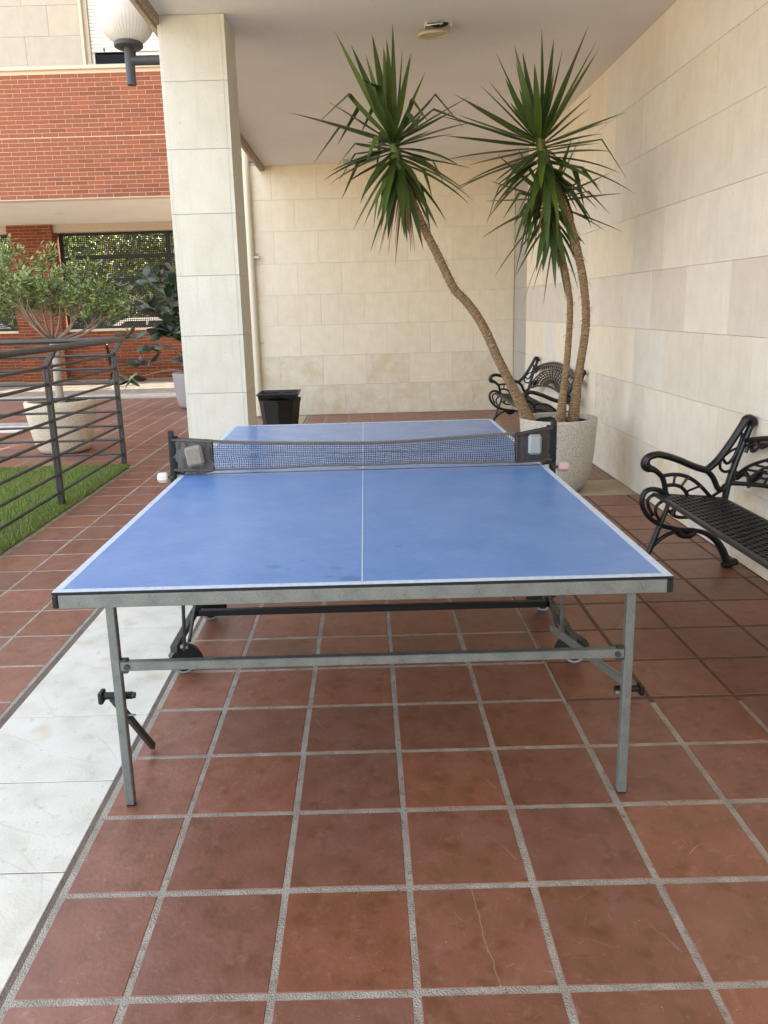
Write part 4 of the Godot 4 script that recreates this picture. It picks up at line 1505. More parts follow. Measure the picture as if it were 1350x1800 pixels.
func build_yucca() -> void:
	var c := Vector3(1.475, 0.0, -5.90)
	var pot := thing("plant_pot", "tall speckled granite pot holding the three yuccas by the right wall", "plant pot", c)
	var st := new_st()
	lathe(st, [Vector2(0.0, 0.001), Vector2(0.155, 0.001), Vector2(0.185, 0.010), Vector2(0.222, 0.045), Vector2(0.247, 0.105), Vector2(0.262, 0.20), Vector2(0.278, 0.36), Vector2(0.291, 0.54), Vector2(0.291, 0.556), Vector2(0.286, 0.562), Vector2(0.262, 0.562), Vector2(0.257, 0.556), Vector2(0.250, 0.45), Vector2(0.0, 0.44)], Vector3.ZERO, 56)
	obj("shell", st, M.granite, pot)
	st = new_st()
	var f := FastNoiseLite.new()
	f.frequency = 9.0
	sheet(st, func(u: float, v: float) -> Vector3:
		var a := u * TAU
		return Vector3(cos(a) * v * 0.254, 0.525 + 0.02 * f.get_noise_2d(cos(a) * v, sin(a) * v) * v, sin(a) * v * 0.254), 40, 8)
	stuff(obj("soil", st, M.soil, pot))
	yucca("yucca with a long stem leaning far left from the granite pot", [V(1.265, 0.50, -5.900), V(1.163, 0.711, -5.871), V(1.016, 0.983, -5.842), V(0.882, 1.260, -5.812), V(0.761, 1.435, -5.783), V(0.666, 1.530, -5.754), V(0.602, 1.643, -5.725), V(0.539, 1.768, -5.696), V(0.465, 1.903, -5.667), V(0.408, 2.016, -5.638), V(0.330, 2.201, -5.608), V(0.262, 2.382, -5.579), V(0.225, 2.539, -5.550)], 0.040, 0.026, 86, [1.45, -1.30, 0.68, 0.27, 16], 101)
	yucca("shorter yucca with the lowest drooping crown, behind the right stem", [V(1.496, 0.50, -5.920), V(1.510, 0.748, -5.912), V(1.528, 0.965, -5.904), V(1.537, 1.177, -5.897), V(1.538, 1.386, -5.889), V(1.514, 1.551, -5.881), V(1.474, 1.714, -5.873), V(1.426, 1.875, -5.866), V(1.387, 2.033, -5.858), V(1.353, 2.169, -5.850)], 0.031, 0.019, 46, [0.7, -1.40, 0.56, 0.28, 5], 102)
	yucca("tall yucca with rough stem curving up to the right-hand crown", [V(1.600, 0.50, -5.950), V(1.612, 0.745, -5.918), V(1.627, 0.963, -5.886), V(1.645, 1.176, -5.855), V(1.639, 1.342, -5.823), V(1.607, 1.546, -5.791), V(1.559, 1.725, -5.759), V(1.496, 1.919, -5.727), V(1.436, 2.051, -5.695), V(1.360, 2.200, -5.664), V(1.287, 2.327, -5.632), V(1.217, 2.522, -5.600)], 0.034, 0.027, 88, [1.45, -1.25, 0.66, 0.27, 7], 103)
	rng.seed = 20

# =====================================================================
# cast iron benches: local x runs from the wall (0) to the front (-), z along the bench
func side_frame(par: Node3D, z: float) -> void:
	var p := func(x: float, y: float) -> Vector3: return Vector3(x, y, z)
	var flat_ := Vector3(1, 1, 1.35)
	var st := new_st()
	# rear post with its rolled top
	tube(st, smooth([p.call(-0.13, 0.36), p.call(-0.122, 0.43), p.call(-0.102, 0.52), p.call(-0.060, 0.66), p.call(-0.020, 0.775), p.call(-0.012, 0.80)], 5), 0.016, 8, true, flat_)
	tube(st, smooth([p.call(-0.012, 0.772), p.call(-0.022, 0.802), p.call(-0.045, 0.806), p.call(-0.062, 0.780), p.call(-0.119, 0.681), p.call(-0.180, 0.592), p.call(-0.237, 0.539)], 5), [0.022, 0.023, 0.024, 0.024, 0.024, 0.024, 0.023, 0.023, 0.022, 0.022, 0.021, 0.021, 0.020, 0.020, 0.019, 0.019, 0.018, 0.018, 0.018, 0.018, 0.018, 0.018, 0.018, 0.018, 0.018, 0.018, 0.018, 0.018, 0.018, 0.018, 0.018], 8, true, flat_)
	# loops inside the wing
	tube(st, smooth([p.call(-0.155, 0.600), p.call(-0.130, 0.572), p.call(-0.100, 0.600), p.call(-0.075, 0.665), p.call(-0.062, 0.720), p.call(-0.080, 0.735), p.call(-0.100, 0.695)], 5), 0.0085, 6, true, flat_)
	tube(st, smooth([p.call(-0.155, 0.605), p.call(-0.120, 0.635), p.call(-0.080, 0.655)], 4), 0.007, 6, true, flat_)
	tube(st, smooth([p.call(-0.165, 0.595), p.call(-0.165, 0.55), p.call(-0.140, 0.528), p.call(-0.108, 0.535)], 4), 0.008, 6, true, flat_)
	# stay below the armrest
	tube(st, smooth([p.call(-0.237, 0.539), p.call(-0.200, 0.500), p.call(-0.162, 0.430), p.call(-0.125, 0.455)], 4), 0.015, 8, true, flat_)
	tube(st, smooth([p.call(-0.461, 0.515), p.call(-0.400, 0.521), p.call(-0.331, 0.505), p.call(-0.262, 0.455), p.call(-0.204, 0.392)], 4), 0.0105, 8, true, flat_)
	tube(st, smooth([p.call(-0.446, 0.462), p.call(-0.400, 0.464), p.call(-0.362, 0.450), p.call(-0.335, 0.420), p.call(-0.328, 0.400)], 4), 0.0105, 8, true, flat_)
	for q in [[-0.405, 0.462, -0.400, 0.520], [-0.365, 0.452, -0.331, 0.505], [-0.338, 0.425, -0.262, 0.455]]:
		tube(st, [p.call(q[0], q[1]), p.call(q[2], q[3])], 0.0065, 6, true, flat_)
		tube(st, [p.call(q[2] - 0.006, q[3] - 0.010), p.call(q[2] + 0.004, q[3] + 0.002)], 0.0125, 6, true, flat_)
	tube(st, [p.call(-0.328, 0.402), p.call(-0.204, 0.392), p.call(-0.135, 0.435)], 0.0085, 6, true, flat_)
	# big scroll under the seat
	tube(st, smooth([p.call(-0.435, 0.415), p.call(-0.480, 0.438), p.call(-0.522, 0.444), p.call(-0.555, 0.428), p.call(-0.568, 0.389), p.call(-0.558, 0.340), p.call(-0.525, 0.292), p.call(-0.480, 0.257), p.call(-0.425, 0.235), p.call(-0.350, 0.218), p.call(-0.284, 0.213)], 4), 0.0135, 8, true, flat_)
	tube(st, smooth([p.call(-0.492, 0.418), p.call(-0.528, 0.400), p.call(-0.535, 0.365), p.call(-0.505, 0.300)], 4), 0.0095, 6, true, flat_)
	tube(st, smooth([p.call(-0.420, 0.375), p.call(-0.455, 0.378), p.call(-0.487, 0.352), p.call(-0.490, 0.315), p.call(-0.470, 0.275)], 4), 0.009, 6, true, flat_)
	tube(st, smooth([p.call(-0.425, 0.325), p.call(-0.380, 0.290), p.call(-0.320, 0.285), p.call(-0.250, 0.290)], 4), 0.0095, 6, true, flat_)
	tube(st, [p.call(-0.405, 0.305), p.call(-0.385, 0.345)], [0.020, 0.008], 6, true, flat_)
	obj("side_frame", st, M.cast_iron, par)
	st = new_st()
	tube(st, smooth([p.call(-0.425, 0.385), p.call(-0.434, 0.333), p.call(-0.468, 0.239), p.call(-0.515, 0.105), p.call(-0.560, 0.0)], 4), [0.010, 0.010, 0.011, 0.011, 0.012, 0.012, 0.012, 0.013, 0.013, 0.014, 0.014, 0.014, 0.014, 0.015, 0.016, 0.017, 0.018], 8, true, flat_)
	tube(st, smooth([p.call(-0.530, 0.075), p.call(-0.497, 0.132), p.call(-0.436, 0.185), p.call(-0.370, 0.212)], 4), 0.0105, 8, true, flat_)
	obj("leg", st, M.cast_iron, par)
	st = new_st()
	tube(st, smooth([p.call(-0.375, 0.215), p.call(-0.345, 0.190), p.call(-0.310, 0.187), p.call(-0.280, 0.208)], 4), 0.021, 8, true, flat_)
	tube(st, smooth([p.call(-0.284, 0.213), p.call(-0.220, 0.195), p.call(-0.160, 0.153), p.call(-0.120, 0.095), p.call(-0.095, 0.035)], 4), [0.012, 0.012, 0.013, 0.014, 0.015, 0.016, 0.017, 0.018, 0.019, 0.020, 0.021, 0.021, 0.022, 0.022, 0.022, 0.021, 0.020], 8, true, flat_)
	tube(st, smooth([p.call(-0.118, 0.012), p.call(-0.085, 0.020), p.call(-0.052, 0.030), p.call(-0.040, 0.016)], 3), [0.014, 0.020, 0.022, 0.022, 0.021, 0.020, 0.020, 0.018, 0.015, 0.012], 8, true, flat_)
	obj("leg", st, M.cast_iron, par)
	st = new_st()
	var arm := smooth([p.call(-0.445, 0.420), p.call(-0.452, 0.465), p.call(-0.470, 0.512), p.call(-0.510, 0.548), p.call(-0.545, 0.560), p.call(-0.560, 0.585), p.call(-0.545, 0.617), p.call(-0.500, 0.630), p.call(-0.455, 0.622), p.call(-0.390, 0.600), p.call(-0.300, 0.560), p.call(-0.237, 0.539)], 4)
	var rad := []
	for i in arm.size():
		var u := float(i) / (arm.size() - 1)
		rad.append(0.0135 + 0.012 * exp(-pow((u - 0.40) / 0.10, 2.0)) + 0.005 * clampf((u - 0.4) * 5.0, 0, 1))
	tube(st, arm, rad, 10, true, Vector3(1, 1, 1.5))
	obj("armrest", st, M.cast_iron, par)

func make_bench(label: String, at: Vector3, L: float) -> Node3D:
	var t := thing("iron_bench", label, "bench", at, 0, "black cast iron benches along the right wall")
	for s in [-1.0, 1.0]:
		side_frame(t, s * (L / 2 - 0.03))
	# seat: pierced cast panel in a rim
	var tilt := Transform3D(Basis(Vector3.BACK, atan2(-0.035, 0.37)), Vector3(-0.315, 0.3975, 0))
	var st := new_st()
	cbox(st, Vector3(-0.178, 0, 0), Vector3(0.034, 0.018, L - 0.03), 0.004, tilt)
	cbox(st, Vector3(0.178, 0, 0), Vector3(0.024, 0.016, L - 0.03), 0.004, tilt)
	for s in [-1.0, 1.0]:
		cbox(st, Vector3(0, 0, s * (L / 2 - 0.03)), Vector3(0.332, 0.016, 0.03), 0.004, tilt)
	var seat := obj("seat", st, M.cast_worn, t)
	st = new_st()
	var nx := 11
	var step := 0.334 / nx
	for i in nx + 1:
		cbox(st, Vector3(-0.165 + i * step, 0.001, 0), Vector3(0.0085, 0.010, L - 0.09), 0.002, tilt)
	var nz_ := int((L - 0.1) / 0.05)
	for j in nz_:
		for i in nx:
			var z := -L / 2 + 0.07 + j * 0.05 + (0.025 if i % 2 else 0.0)
			cbox(st, Vector3(-0.165 + (i + 0.5) * step, 0.002, z), Vector3(step, 0.011, 0.017), 0.003, tilt)
	obj("seat_lattice", st, M.cast_iron, seat)
	# back: arched frame with a fan in the middle and scrolls at the ends
	var S := L / 2 - 0.035
	var bp := func(s: float, h: float) -> Vector3:   # h from 0 (seat) to 1 (top of the posts)
		return Vector3(lerpf(-0.122, -0.022, h), lerpf(0.43, 0.775, h), s)
	var hi := func(s: float) -> float: return 0.76 + 0.34 * (1.0 - pow(absf(s) / S, 1.9))
	var lo := func(s: float) -> float: return 0.10 + 0.30 * (1.0 - pow(absf(s) / S, 2.0))
	st = new_st()
	for e in 2:
		var pts := []
		for i in 41:
			var s := lerpf(-S, S, i / 40.0)
			pts.append(bp.call(s, hi.call(s) if e == 0 else lo.call(s)))
		tube(st, pts, 0.014 if e == 0 else 0.011, 8)
	var inner := []
	for i in 37:
		var s := lerpf(-S * 0.99, S * 0.99, i / 36.0)
		inner.append(bp.call(s, hi.call(s) - 0.085))
	tube(st, inner, 0.009, 6)
	var back := obj("backrest", st, M.cast_iron, t)
	st = new_st()
	# fan: ribs and rings round the middle of the lower rail
	var W := S * 0.97
	var fan := func(a: float, r: float) -> Vector3:
		var s := -cos(a) * W * r
		var l: float = lo.call(s)
		return bp.call(s, l + r * pow(sin(a), 0.8) * (0.90 - 0.40) * (1.0 + 0.25 * (1.0 - r)))
	for i in 19:
		var a := lerpf(0.02, PI - 0.02, i / 18.0)
		var pts := []
		for k in 7:
			pts.append(fan.call(a, lerpf(0.20, 1.0, k / 6.0)))
		tube(st, pts, 0.0065, 5)
	for r in [0.20, 0.36, 0.52, 0.68, 0.84, 1.0]:
		var pts := []
		for i in 33:
			pts.append(fan.call(PI * i / 32.0, r))
		tube(st, pts, 0.0065 if r < 1.0 else 0.009, 5)
	for i in 30:
		var s := lerpf(-S * 0.62, S * 0.62, i / 29.0)
		tube(st, [bp.call(s, hi.call(s) - 0.08), bp.call(s + (0.03 if i % 2 else -0.03), hi.call(s) - 0.17)], 0.0055, 5)
	obj("back_fan", st, M.cast_iron, back)
	st = new_st()
	for s in [-1.0, 1.0]:
		var q := func(z: float, h: float) -> Vector3: return bp.call(s * (S - z), h)
		tube(st, smooth([q.call(0.02, 0.30), q.call(0.05, 0.21), q.call(0.08, 0.27), q.call(0.11, 0.34), q.call(0.155, 0.29), q.call(0.19, 0.17)], 5), 0.010, 8)
		tube(st, smooth([q.call(0.045, 0.60), q.call(0.05, 0.72), q.call(0.085, 0.80), q.call(0.125, 0.79), q.call(0.130, 0.70), q.call(0.100, 0.655), q.call(0.080, 0.70)], 5), 0.010, 8)
		tube(st, smooth([q.call(0.125, 0.79), q.call(0.17, 0.74), q.call(0.22, 0.80), q.call(0.26, 0.86)], 4), 0.009, 8)
		tube(st, smooth([q.call(0.20, 0.26), q.call(0.225, 0.34), q.call(0.25, 0.42), q.call(0.29, 0.46)], 3), [0.008, 0.012, 0.017, 0.020, 0.020, 0.017, 0.013, 0.010, 0.007, 0.006], 8)
	obj("scrollwork", st, M.cast_iron, back)
	return t

func build_benches() -> void:
	make_bench("black cast iron bench nearest the camera, cut off by the right edge", Vector3(2.015, 0, -3.05), 1.9)
	make_bench("black cast iron bench in the far corner behind the granite pot", Vector3(2.000, 0, -8.0), 1.95)

func build_bin() -> void:
	var t := thing("plant_tub", "square black plastic tub standing at the foot of the end wall", "tub", Vector3(-1.06, 0, -9.45))
	var st := new_st()
	lathe(st, [Vector2(0.0, 0.0), Vector2(0.205, 0.0), Vector2(0.21, 0.006), Vector2(0.252, 0.335), Vector2(0.259, 0.338), Vector2(0.262, 0.372), Vector2(0.270, 0.376)], Vector3.ZERO, 8, 1.0, PI / 2, true)
	obj("body", st, M.black_plastic, t)
	st = new_st()
	lathe(st, [Vector2(0.300, 0.374), Vector2(0.318, 0.392), Vector2(0.338, 0.436), Vector2(0.350, 0.440), Vector2(0.350, 0.452), Vector2(0.326, 0.453), Vector2(0.318, 0.43), Vector2(0.29, 0.376)], Vector3.ZERO, 4, 1.0, PI / 4, true)
	for i in 4:
		var a := PI / 2 * i + PI / 4
		var o := Vector3(cos(a), 0, sin(a))
		face(st, [o * 0.300 + Vector3(0, 0.374, 0), o.rotated(Vector3.UP, PI / 2) * 0.300 + Vector3(0, 0.374, 0), Vector3(0, 0.33, 0)], Vector3.DOWN, Vector2.ZERO, 1.0, Transform3D.IDENTITY)
	obj("rim", st, M.black_plastic, t)
	st = new_st()
	var f := FastNoiseLite.new()
	f.frequency = 8.0
	sheet(st, func(u: float, v: float) -> Vector3:
		var x := lerpf(-0.225, 0.225, u)
		var z := lerpf(-0.225, 0.225, v)
		return Vector3(x, 0.412 + 0.05 * f.get_noise_2d(x, z), z), 24, 24)
	stuff(obj("soil", st, M.soil, t))

func build_fittings() -> void:
	# broken recessed spotlight hanging from the ceiling
	var t := thing("ceiling_spotlight", "broken recessed spotlight hanging out of the ceiling", "ceiling light", Vector3(0.54, 3.25, -5.68))
	var st := new_st()
	var tip := Basis(Vector3.RIGHT, 0.10).rotated(Vector3.BACK, 0.03)
	lathe(st, [Vector2(0.0, 0.008), Vector2(0.088, 0.006), Vector2(0.094, -0.004), Vector2(0.108, -0.006), Vector2(0.112, 0.002), Vector2(0.104, 0.012), Vector2(0.0, 0.016)], Vector3.ZERO, 40, 1.0, 0.0, false, Transform3D(tip, Vector3(-0.018, -0.045, -0.045)))
	obj("disc", st, M.cream_disc, t)
	st = new_st()
	lathe(st, [Vector2(0.0, -0.003), Vector2(0.058, -0.003), Vector2(0.058, -0.0005)], Vector3(0.015, 0, 0.02), 28)
	obj("dark_recess_disc", st, M.dark, t)  # flat dark disc on the ceiling; the recess shade is in its colour
	st = new_st()
	for q in [[-0.082, 0.0], [0.088, 0.0]]:
		box_between(st, Vector3(q[0] - 0.0025, -0.030, -0.03), Vector3(q[0] + 0.0025, -0.001, 0.075), 0.001)
	box_between(st, Vector3(-0.086, -0.006, 0.070), Vector3(0.092, -0.002, 0.075), 0.001)
	obj("bracket", st, M.white_plastic, t)
	st = new_st()
	tube(st, smooth([Vector3(-0.07, -0.002, 0.07), Vector3(-0.075, -0.03, 0.10), Vector3(-0.02, -0.03, 0.115), Vector3(0.03, -0.012, 0.07), Vector3(0.02, -0.004, 0.02)], 5), 0.005, 6)
	obj("cable", st, M.white_plastic, t)
	# sensor
	t = thing("motion_sensor", "small round sensor on the ceiling by the end wall", "sensor", Vector3(-0.18, 3.25, -10.27))
	st = new_st()
	lathe(st, [Vector2(0, -0.016), Vector2(0.04, -0.016), Vector2(0.045, -0.008), Vector2(0.045, 0)], Vector3.ZERO, 20)
	obj("base", st, M.white_plastic, t)
	st = new_st()
	lathe(st, [Vector2(0, -0.075), Vector2(0.018, -0.072), Vector2(0.033, -0.056), Vector2(0.036, -0.04), Vector2(0.032, -0.02), Vector2(0.02, -0.0165)], Vector3(0.006, 0, 0.01), 20)
	obj("head", st, M.silver, t)
	# downpipe
	t = thing("downpipe", "cream downpipe running down the end wall beside the pillar", "pipe", Vector3(-1.462, 0, -10.565))
	st = new_st()
	tube(st, [Vector3(-0.004, 3.9, 0), Vector3(0, 1.5, 0), Vector3(0.004, 0.02, 0)], 0.042, 18)
	obj("pipe", st, M.pipe, t)
	for y in [0.14, 1.0, 2.16]:
		st = new_st()
		tube(st, [Vector3(0, y - 0.015, 0), Vector3(0, y + 0.015, 0)], 0.047, 18)
		box_between(st, Vector3(0.03, y - 0.012, -0.05), Vector3(0.095, y + 0.012, -0.036), 0.002)
		if y > 2.0:
			box_between(st, Vector3(0.03, y - 0.06, -0.03), Vector3(0.11, y - 0.03, 0.02), 0.003)
		obj("pipe_clip", st, M.pipe, t)
	# globe lamp on the pillar
	t = thing("wall_lamp", "grey wall lamp with white ribbed globe on the pillar's left side", "lamp", Vector3(-1.25, 3.055, -5.57))
	st = new_st()
	tube(st, [Vector3(-0.246, -0.148, 0), Vector3(-0.246, -0.143, 0), Vector3(-0.246, 0.085, 0)], 0.031, 24)
	tube(st, [Vector3(0.0, 0, 0), Vector3(-0.235, 0, 0)], 0.030, 24)
	lathe(st, [Vector2(0, 0), Vector2(0.052, 0), Vector2(0.055, 0.006), Vector2(0.055, 0.012), Vector2(0, 0.012)], Vector3.ZERO, 24, 1.0, 0.0, false, Transform3D(Basis(Vector3.BACK, PI / 2), Vector3(0.0, 0, 0)))
	obj("arm", st, M.lamp_grey, t)
	st = new_st()
	lathe(st, [Vector2(0, 0.078), Vector2(0.086, 0.078), Vector2(0.092, 0.083), Vector2(0.094, 0.098), Vector2(0.090, 0.106), Vector2(0, 0.106)], Vector3(-0.246, 0, 0), 36)
	obj("collar", st, M.lamp_grey, t)
	st = new_st()
	var prof := []
	for i in 25:
		var a := lerpf(-1.13, PI / 2, i / 24.0)
		prof.append(Vector2(cos(a) * 0.182, 0.273 + sin(a) * 0.186))
	# ribs run up from the collar and fade out at the belly
	var n := 180
	for i in prof.size() - 1:
		for k in n:
			var g := func(ii: int, kk: int) -> Vector3:
				var b := TAU * kk / n
				var fade := clampf(1.0 - ii / 11.0, 0.0, 1.0)
				var r: float = prof[ii].x * (1.0 + 0.010 * fade * (1.0 if kk % 4 < 2 else -1.0))
				return Vector3(-0.246 + cos(b) * r, prof[ii].y, sin(b) * r)
			var nn := func(ii: int, kk: int) -> Vector3:
				var b := TAU * kk / n
				var fade := clampf(1.0 - ii / 11.0, 0.0, 1.0)
				var sl := 0.45 * fade * (1.0 if kk % 4 == 0 else -1.0 if kk % 4 == 2 else 0.0)
				var q: Vector2 = (prof[ii] - Vector2(0, 0.273)).normalized()
				return (Vector3(cos(b) * q.x, q.y, sin(b) * q.x) + Vector3(-sin(b), 0, cos(b)) * sl).normalized()
			tri(st, g.call(i, k), g.call(i, k + 1), g.call(i + 1, k + 1), nn.call(i, k), nn.call(i, k + 1), nn.call(i + 1, k + 1), Vector2.ZERO, Vector2.ZERO, Vector2.ZERO)
			tri(st, g.call(i, k), g.call(i + 1, k + 1), g.call(i + 1, k), nn.call(i, k), nn.call(i + 1, k + 1), nn.call(i + 1, k), Vector2.ZERO, Vector2.ZERO, Vector2.ZERO)
	obj("globe", st, M.opal, t)

func build_railing() -> void:
	var t := thing("railing", "dark grey steel railing round the artificial grass", "railing", Vector3(-2.335, 0, -7.27))
	var xr := -2.335
	var zc := -7.27
	var ys := [0.125, 0.262, 0.397, 0.532, 0.667, 0.802, 0.937, 1.062]
	var st: SurfaceTool
	# posts with a cranked head
	for z in [zc, -5.70, -4.13, -2.56, -0.99]:
		st = new_st()
		box_between(st, Vector3(xr - 0.020, 0.0, z - 0.022), Vector3(xr - 0.004, 1.085, z + 0.022), 0.002)
		box_between(st, Vector3(xr + 0.004, 0.0, z - 0.022), Vector3(xr + 0.020, 1.085, z + 0.022), 0.002)
		box_between(st, Vector3(xr - 0.004, 0.0, z - 0.018), Vector3(xr + 0.004, 1.083, z + 0.018))
		bar(st, Vector3(xr - 0.002, 1.07, z), Vector3(xr + 0.072, 1.185, z), 0.044, 0.034, Vector3.BACK, 0.002)
		part("post", st, M.rail, t)
	for x in [-3.905, -5.475, -7.0]:
		st = new_st()
		box_between(st, Vector3(x - 0.022, 0.0, zc - 0.020), Vector3(x + 0.022, 1.085, zc + 0.020), 0.002)
		bar(st, Vector3(x, 1.07, zc + 0.002), Vector3(x, 1.185, zc - 0.07), 0.044, 0.034, Vector3.RIGHT, 0.002)
		part("post", st, M.rail, t)
	for y in ys:
		st = new_st()
		tube(st, [Vector3(xr, y, zc), Vector3(xr, y, 0.5)], 0.0115, 10)
		part("rail", st, M.rail, t)
		st = new_st()
		tube(st, [Vector3(xr, y, zc), Vector3(-7.2, y, zc)], 0.0115, 10)
		part("rail", st, M.rail, t)
		# welds where the rods pass the posts
		st = new_st()
		for z in [zc, -5.70, -4.13]:
			tube(st, [Vector3(xr, y, z - 0.032), Vector3(xr, y, z + 0.032)], [0.013, 0.013], 8)
		part("weld", st, M.rail, t)
	st = new_st()
	tube(st, [Vector3(xr + 0.075, 1.200, zc - 0.085), Vector3(xr + 0.075, 1.200, 0.5)], 0.0245, 18)
	part("handrail", st, M.rail, t)
	st = new_st()
	tube(st, [Vector3(xr + 0.06, 1.199, zc - 0.075), Vector3(-7.2, 1.199, zc - 0.075)], 0.0235, 18)
	part("handrail", st, M.rail, t)

func round_pot(t: Node3D, r: float, h: float, rb: float, m: StandardMaterial3D) -> void:
	var st := new_st()
	lathe(st, [Vector2(0.0, 0.001), Vector2(rb * 0.72, 0.001), Vector2(rb * 0.9, 0.02), Vector2(rb, 0.07), Vector2(lerpf(rb, r, 0.45), h * 0.4), Vector2(r * 0.99, h * 0.85), Vector2(r, h - 0.012), Vector2(r - 0.008, h), Vector2(r - 0.035, h), Vector2(r - 0.042, h - 0.01), Vector2(r - 0.05, h - 0.08), Vector2(0.0, h - 0.085)], Vector3.ZERO, 48)
	obj("shell", st, m, t)
	st = new_st()
	var f := FastNoiseLite.new()
	f.frequency = 7.0
	sheet(st, func(u: float, v: float) -> Vector3:
		var a := u * TAU
		return Vector3(cos(a) * v * (r - 0.045), h - 0.035 + 0.02 * f.get_noise_2d(cos(a) * v, sin(a) * v) * v, sin(a) * v * (r - 0.045)), 32, 6)
	stuff(obj("soil", st, M.soil, t))

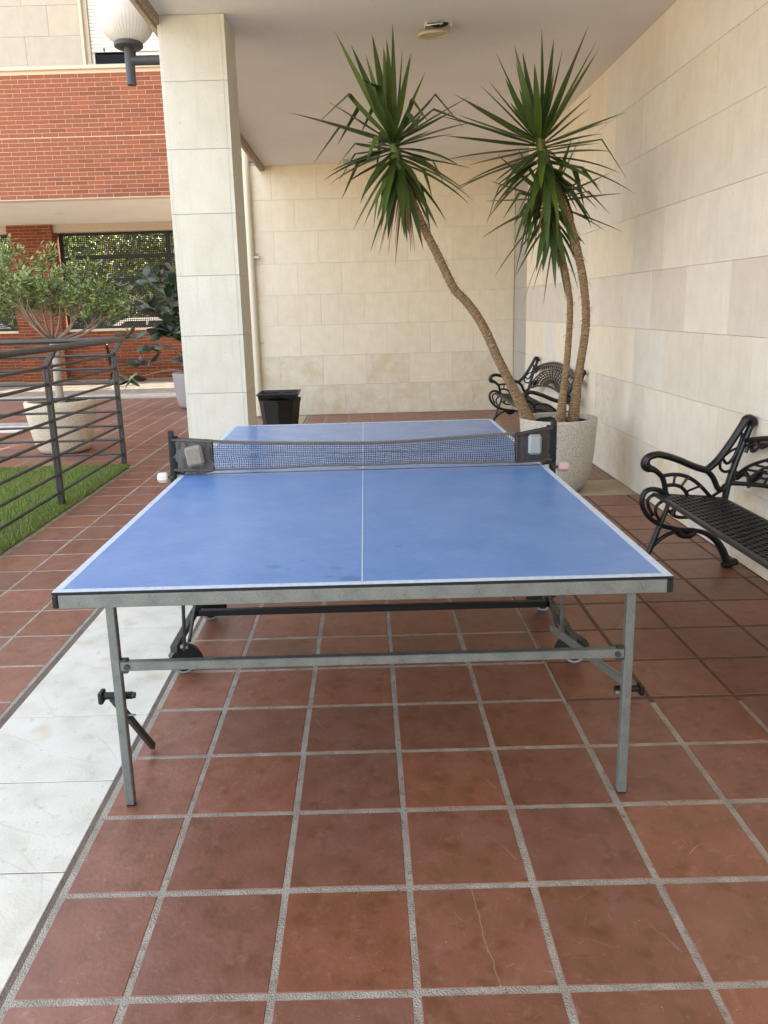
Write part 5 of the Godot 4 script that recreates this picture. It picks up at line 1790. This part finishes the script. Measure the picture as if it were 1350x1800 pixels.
func build_courtyard_plants() -> void:
	rng.seed = 55
	var pc := Vector3(-3.27, 0, -8.25)
	var pot := thing("plant_pot", "wide rough beige concrete pot behind the railing", "plant pot", pc)
	round_pot(pot, 0.365, 0.555, 0.29, M.aggregate)
	# standard shrub with a pale painted trunk
	var t := thing("potted_tree", "small round-headed tree with whitewashed trunk in the beige pot", "tree", pc + Vector3(0, 0.50, 0))
	var st := new_st()
	tube(st, smooth([V(0.005, 0, 0), V(0.0, 0.25, 0), V(0.012, 0.45, 0), V(-0.002, 0.68, 0)], 5), 0.043, 12, true, Vector3.ONE, 1.0, 0.03)
	obj("trunk", st, M.white_trunk, t)
	st = new_st()
	var tips := []
	for i in 13:
		var a := TAU * i / 13.0 + rng.randf_range(-0.25, 0.25)
		var outw := rng.randf_range(0.10, 0.46)
		var up := rng.randf_range(0.35, 0.88)
		if i % 4 == 0:
			outw = 0.56
			up = rng.randf_range(0.22, 0.45)
		var p0 := V(0, 0.64 + rng.randf() * 0.05, 0)
		var p2 := p0 + V(cos(a) * outw, up, sin(a) * outw)
		var p1 := p0.lerp(p2, 0.45) + V(cos(a) * 0.06, -0.03, sin(a) * 0.06)
		tube(st, smooth([p0, p1, p2], 4), [0.018, 0.017, 0.015, 0.013, 0.012, 0.010, 0.009, 0.008, 0.007], 6, true, Vector3.ONE, 1.0, 0.06)
		for k in 9:
			var b := p1.lerp(p2, rng.randf_range(0.05, 1.0))
			var d := V(cos(a) * 0.5 + rng.randf_range(-0.8, 0.8), rng.randf_range(0.15, 1.2), sin(a) * 0.5 + rng.randf_range(-0.8, 0.8)).normalized()
			var e := b + d * rng.randf_range(0.15, 0.42)
			var m := b.lerp(e, 0.5) + V(rng.randf_range(-0.03, 0.03), 0.02, rng.randf_range(-0.03, 0.03))
			tube(st, smooth([b, m, e], 3), [0.0055, 0.005, 0.0045, 0.004, 0.0035, 0.003, 0.0025], 5)
			tips.append([m, e])
			for j in 2:
				var e2 := e.lerp(m, rng.randf() * 0.6) + V(rng.randf_range(-0.13, 0.13), rng.randf_range(0.0, 0.16), rng.randf_range(-0.13, 0.13))
				tube(st, [e.lerp(m, 0.4), e2], [0.0032, 0.002], 4)
				tips.append([e.lerp(m, 0.3), e2])
	obj("branch", st, M.twig, t)
	var mm := MultiMesh.new()
	mm.transform_format = MultiMesh.TRANSFORM_3D
	mm.use_colors = true
	mm.mesh = leaf_mesh(0.050, 0.022)
	var N := 5600
	mm.instance_count = N
	for i in N:
		var s: Array = tips[rng.randi() % tips.size()]
		var p: Vector3 = (s[0] as Vector3).lerp(s[1], pow(rng.randf(), 0.6) * 1.05)
		if p.y < 1.0 and rng.randf() < 0.55:
			p = (s[1] as Vector3) + V(0, 0.02, 0)
		p += V(rng.randfn(), rng.randfn(), rng.randfn()) * 0.014
		var bs := Basis.from_euler(V(rng.randf_range(-1.1, 0.6), rng.randf() * TAU, rng.randf_range(-0.6, 0.6))).scaled(Vector3.ONE * rng.randf_range(0.5, 1.4))
		mm.set_instance_transform(i, Transform3D(bs, p))
		var c := Color(0.12, 0.18, 0.05).lerp(Color(0.34, 0.40, 0.14), rng.randf())
		if rng.randf() < 0.04:
			c = Color(0.40, 0.36, 0.06)
		mm.set_instance_color(i, c)
	var mi := MultiMeshInstance3D.new()
	mi.name = "foliage"
	mi.multimesh = mm
	mi.material_override = M.small_leaf
	t.add_child(mi)
	stuff(mi)
	# rubber plant half behind the pillar
	var rc := Vector3(-2.60, 0, -11.9)
	var pot2 := thing("plant_pot", "grey-lilac rounded pot partly hidden by the stone pillar", "plant pot", rc)
	round_pot(pot2, 0.35, 0.54, 0.29, M.lilac_pot)
	var r := thing("rubber_plant", "rubber plant with big dark leaves sprawling from the lilac pot", "plant", rc + V(0, 0.48, 0))
	var leafm := []
	for i in 3:
		var s := new_st()
		blade(s, Vector3.ZERO, V(0, 0.15, 1), Vector3.RIGHT, 0.20 + 0.03 * i, 0.098 + 0.010 * i, 0.4 + 0.25 * i, 6, 0.0, 1)
		leafm.append(s.commit())
	var ends := [V(-1.08, 1.35, 0.1), V(-0.62, 1.50, 0.05), V(-0.30, 1.62, 0.0), V(-0.10, 1.40, 0.25), V(0.15, 1.55, 0.1), V(-0.52, 1.05, 0.3), V(-0.22, 0.95, 0.35), V(0.0, 1.1, 0.3), V(-0.98, 0.66, 0.25), V(-0.64, 0.50, 0.32), V(-0.75, 0.22, 0.3), V(-0.30, 0.72, 0.4), V(-0.10, 0.62, 0.42), V(-0.05, 0.28, 0.42), V(-1.00, -0.02, 0.25), V(0.25, 0.9, 0.3), V(-0.3, 1.25, 0.25), V(0.05, 0.85, 0.1)]
	for i in 10:
		ends.append(V(rng.randf_range(-0.45, 0.15), rng.randf_range(0.3, 1.5), rng.randf_range(0.05, 0.4)))
	st = new_st()
	for e in ends:
		var p2: Vector3 = e
		var p1 := V(p2.x * 0.35, p2.y * 0.55 + 0.12, p2.z * 0.4)
		tube(st, smooth([V(0.02, 0, 0.02), p1, p2], 5), [0.014, 0.0135, 0.013, 0.0125, 0.012, 0.011, 0.010, 0.009, 0.008, 0.007, 0.006], 6, true, Vector3.ONE, 1.0, 0.05)
	obj("branch", st, M.twig, r)
	for e in ends:
		var n := rng.randi_range(8, 11)
		var p2: Vector3 = e
		var ax := (p2 - V(p2.x * 0.35, p2.y * 0.55 + 0.12, p2.z * 0.4)).normalized()
		for i in n:
			var a := i * 2.4 + rng.randf()
			var d := (ax * rng.randf_range(0.0, 0.7) + V(cos(a), rng.randf_range(-0.55, 0.8), sin(a))).normalized()
			var o := obj("leaf", leafm[rng.randi() % 3], M.rubber_leaf[0 if rng.randf() < 0.5 else 1 if rng.randf() < 0.6 else 2 if rng.randf() < 0.85 else 3], r, p2 - ax * rng.randf() * 0.16)
			o.transform.basis = Basis.looking_at(-d, Vector3.UP).rotated(d, rng.randf_range(-1.2, 1.2))
	# bench beside the low wall
	var b := thing("iron_bench", "small dark bench in front of the low orange brick wall", "bench", Vector3(-4.6, 0, -16.75), -PI / 2)
	for s in [-1.0, 1.0]:
		side_frame(b, s * 0.93)
	for i in 5:
		st = new_st()
		box_between(st, V(-0.49 + i * 0.075, 0.41, -0.95), V(-0.43 + i * 0.075, 0.43, 0.95), 0.004)
		obj("slat", st, M.cast_iron, b)
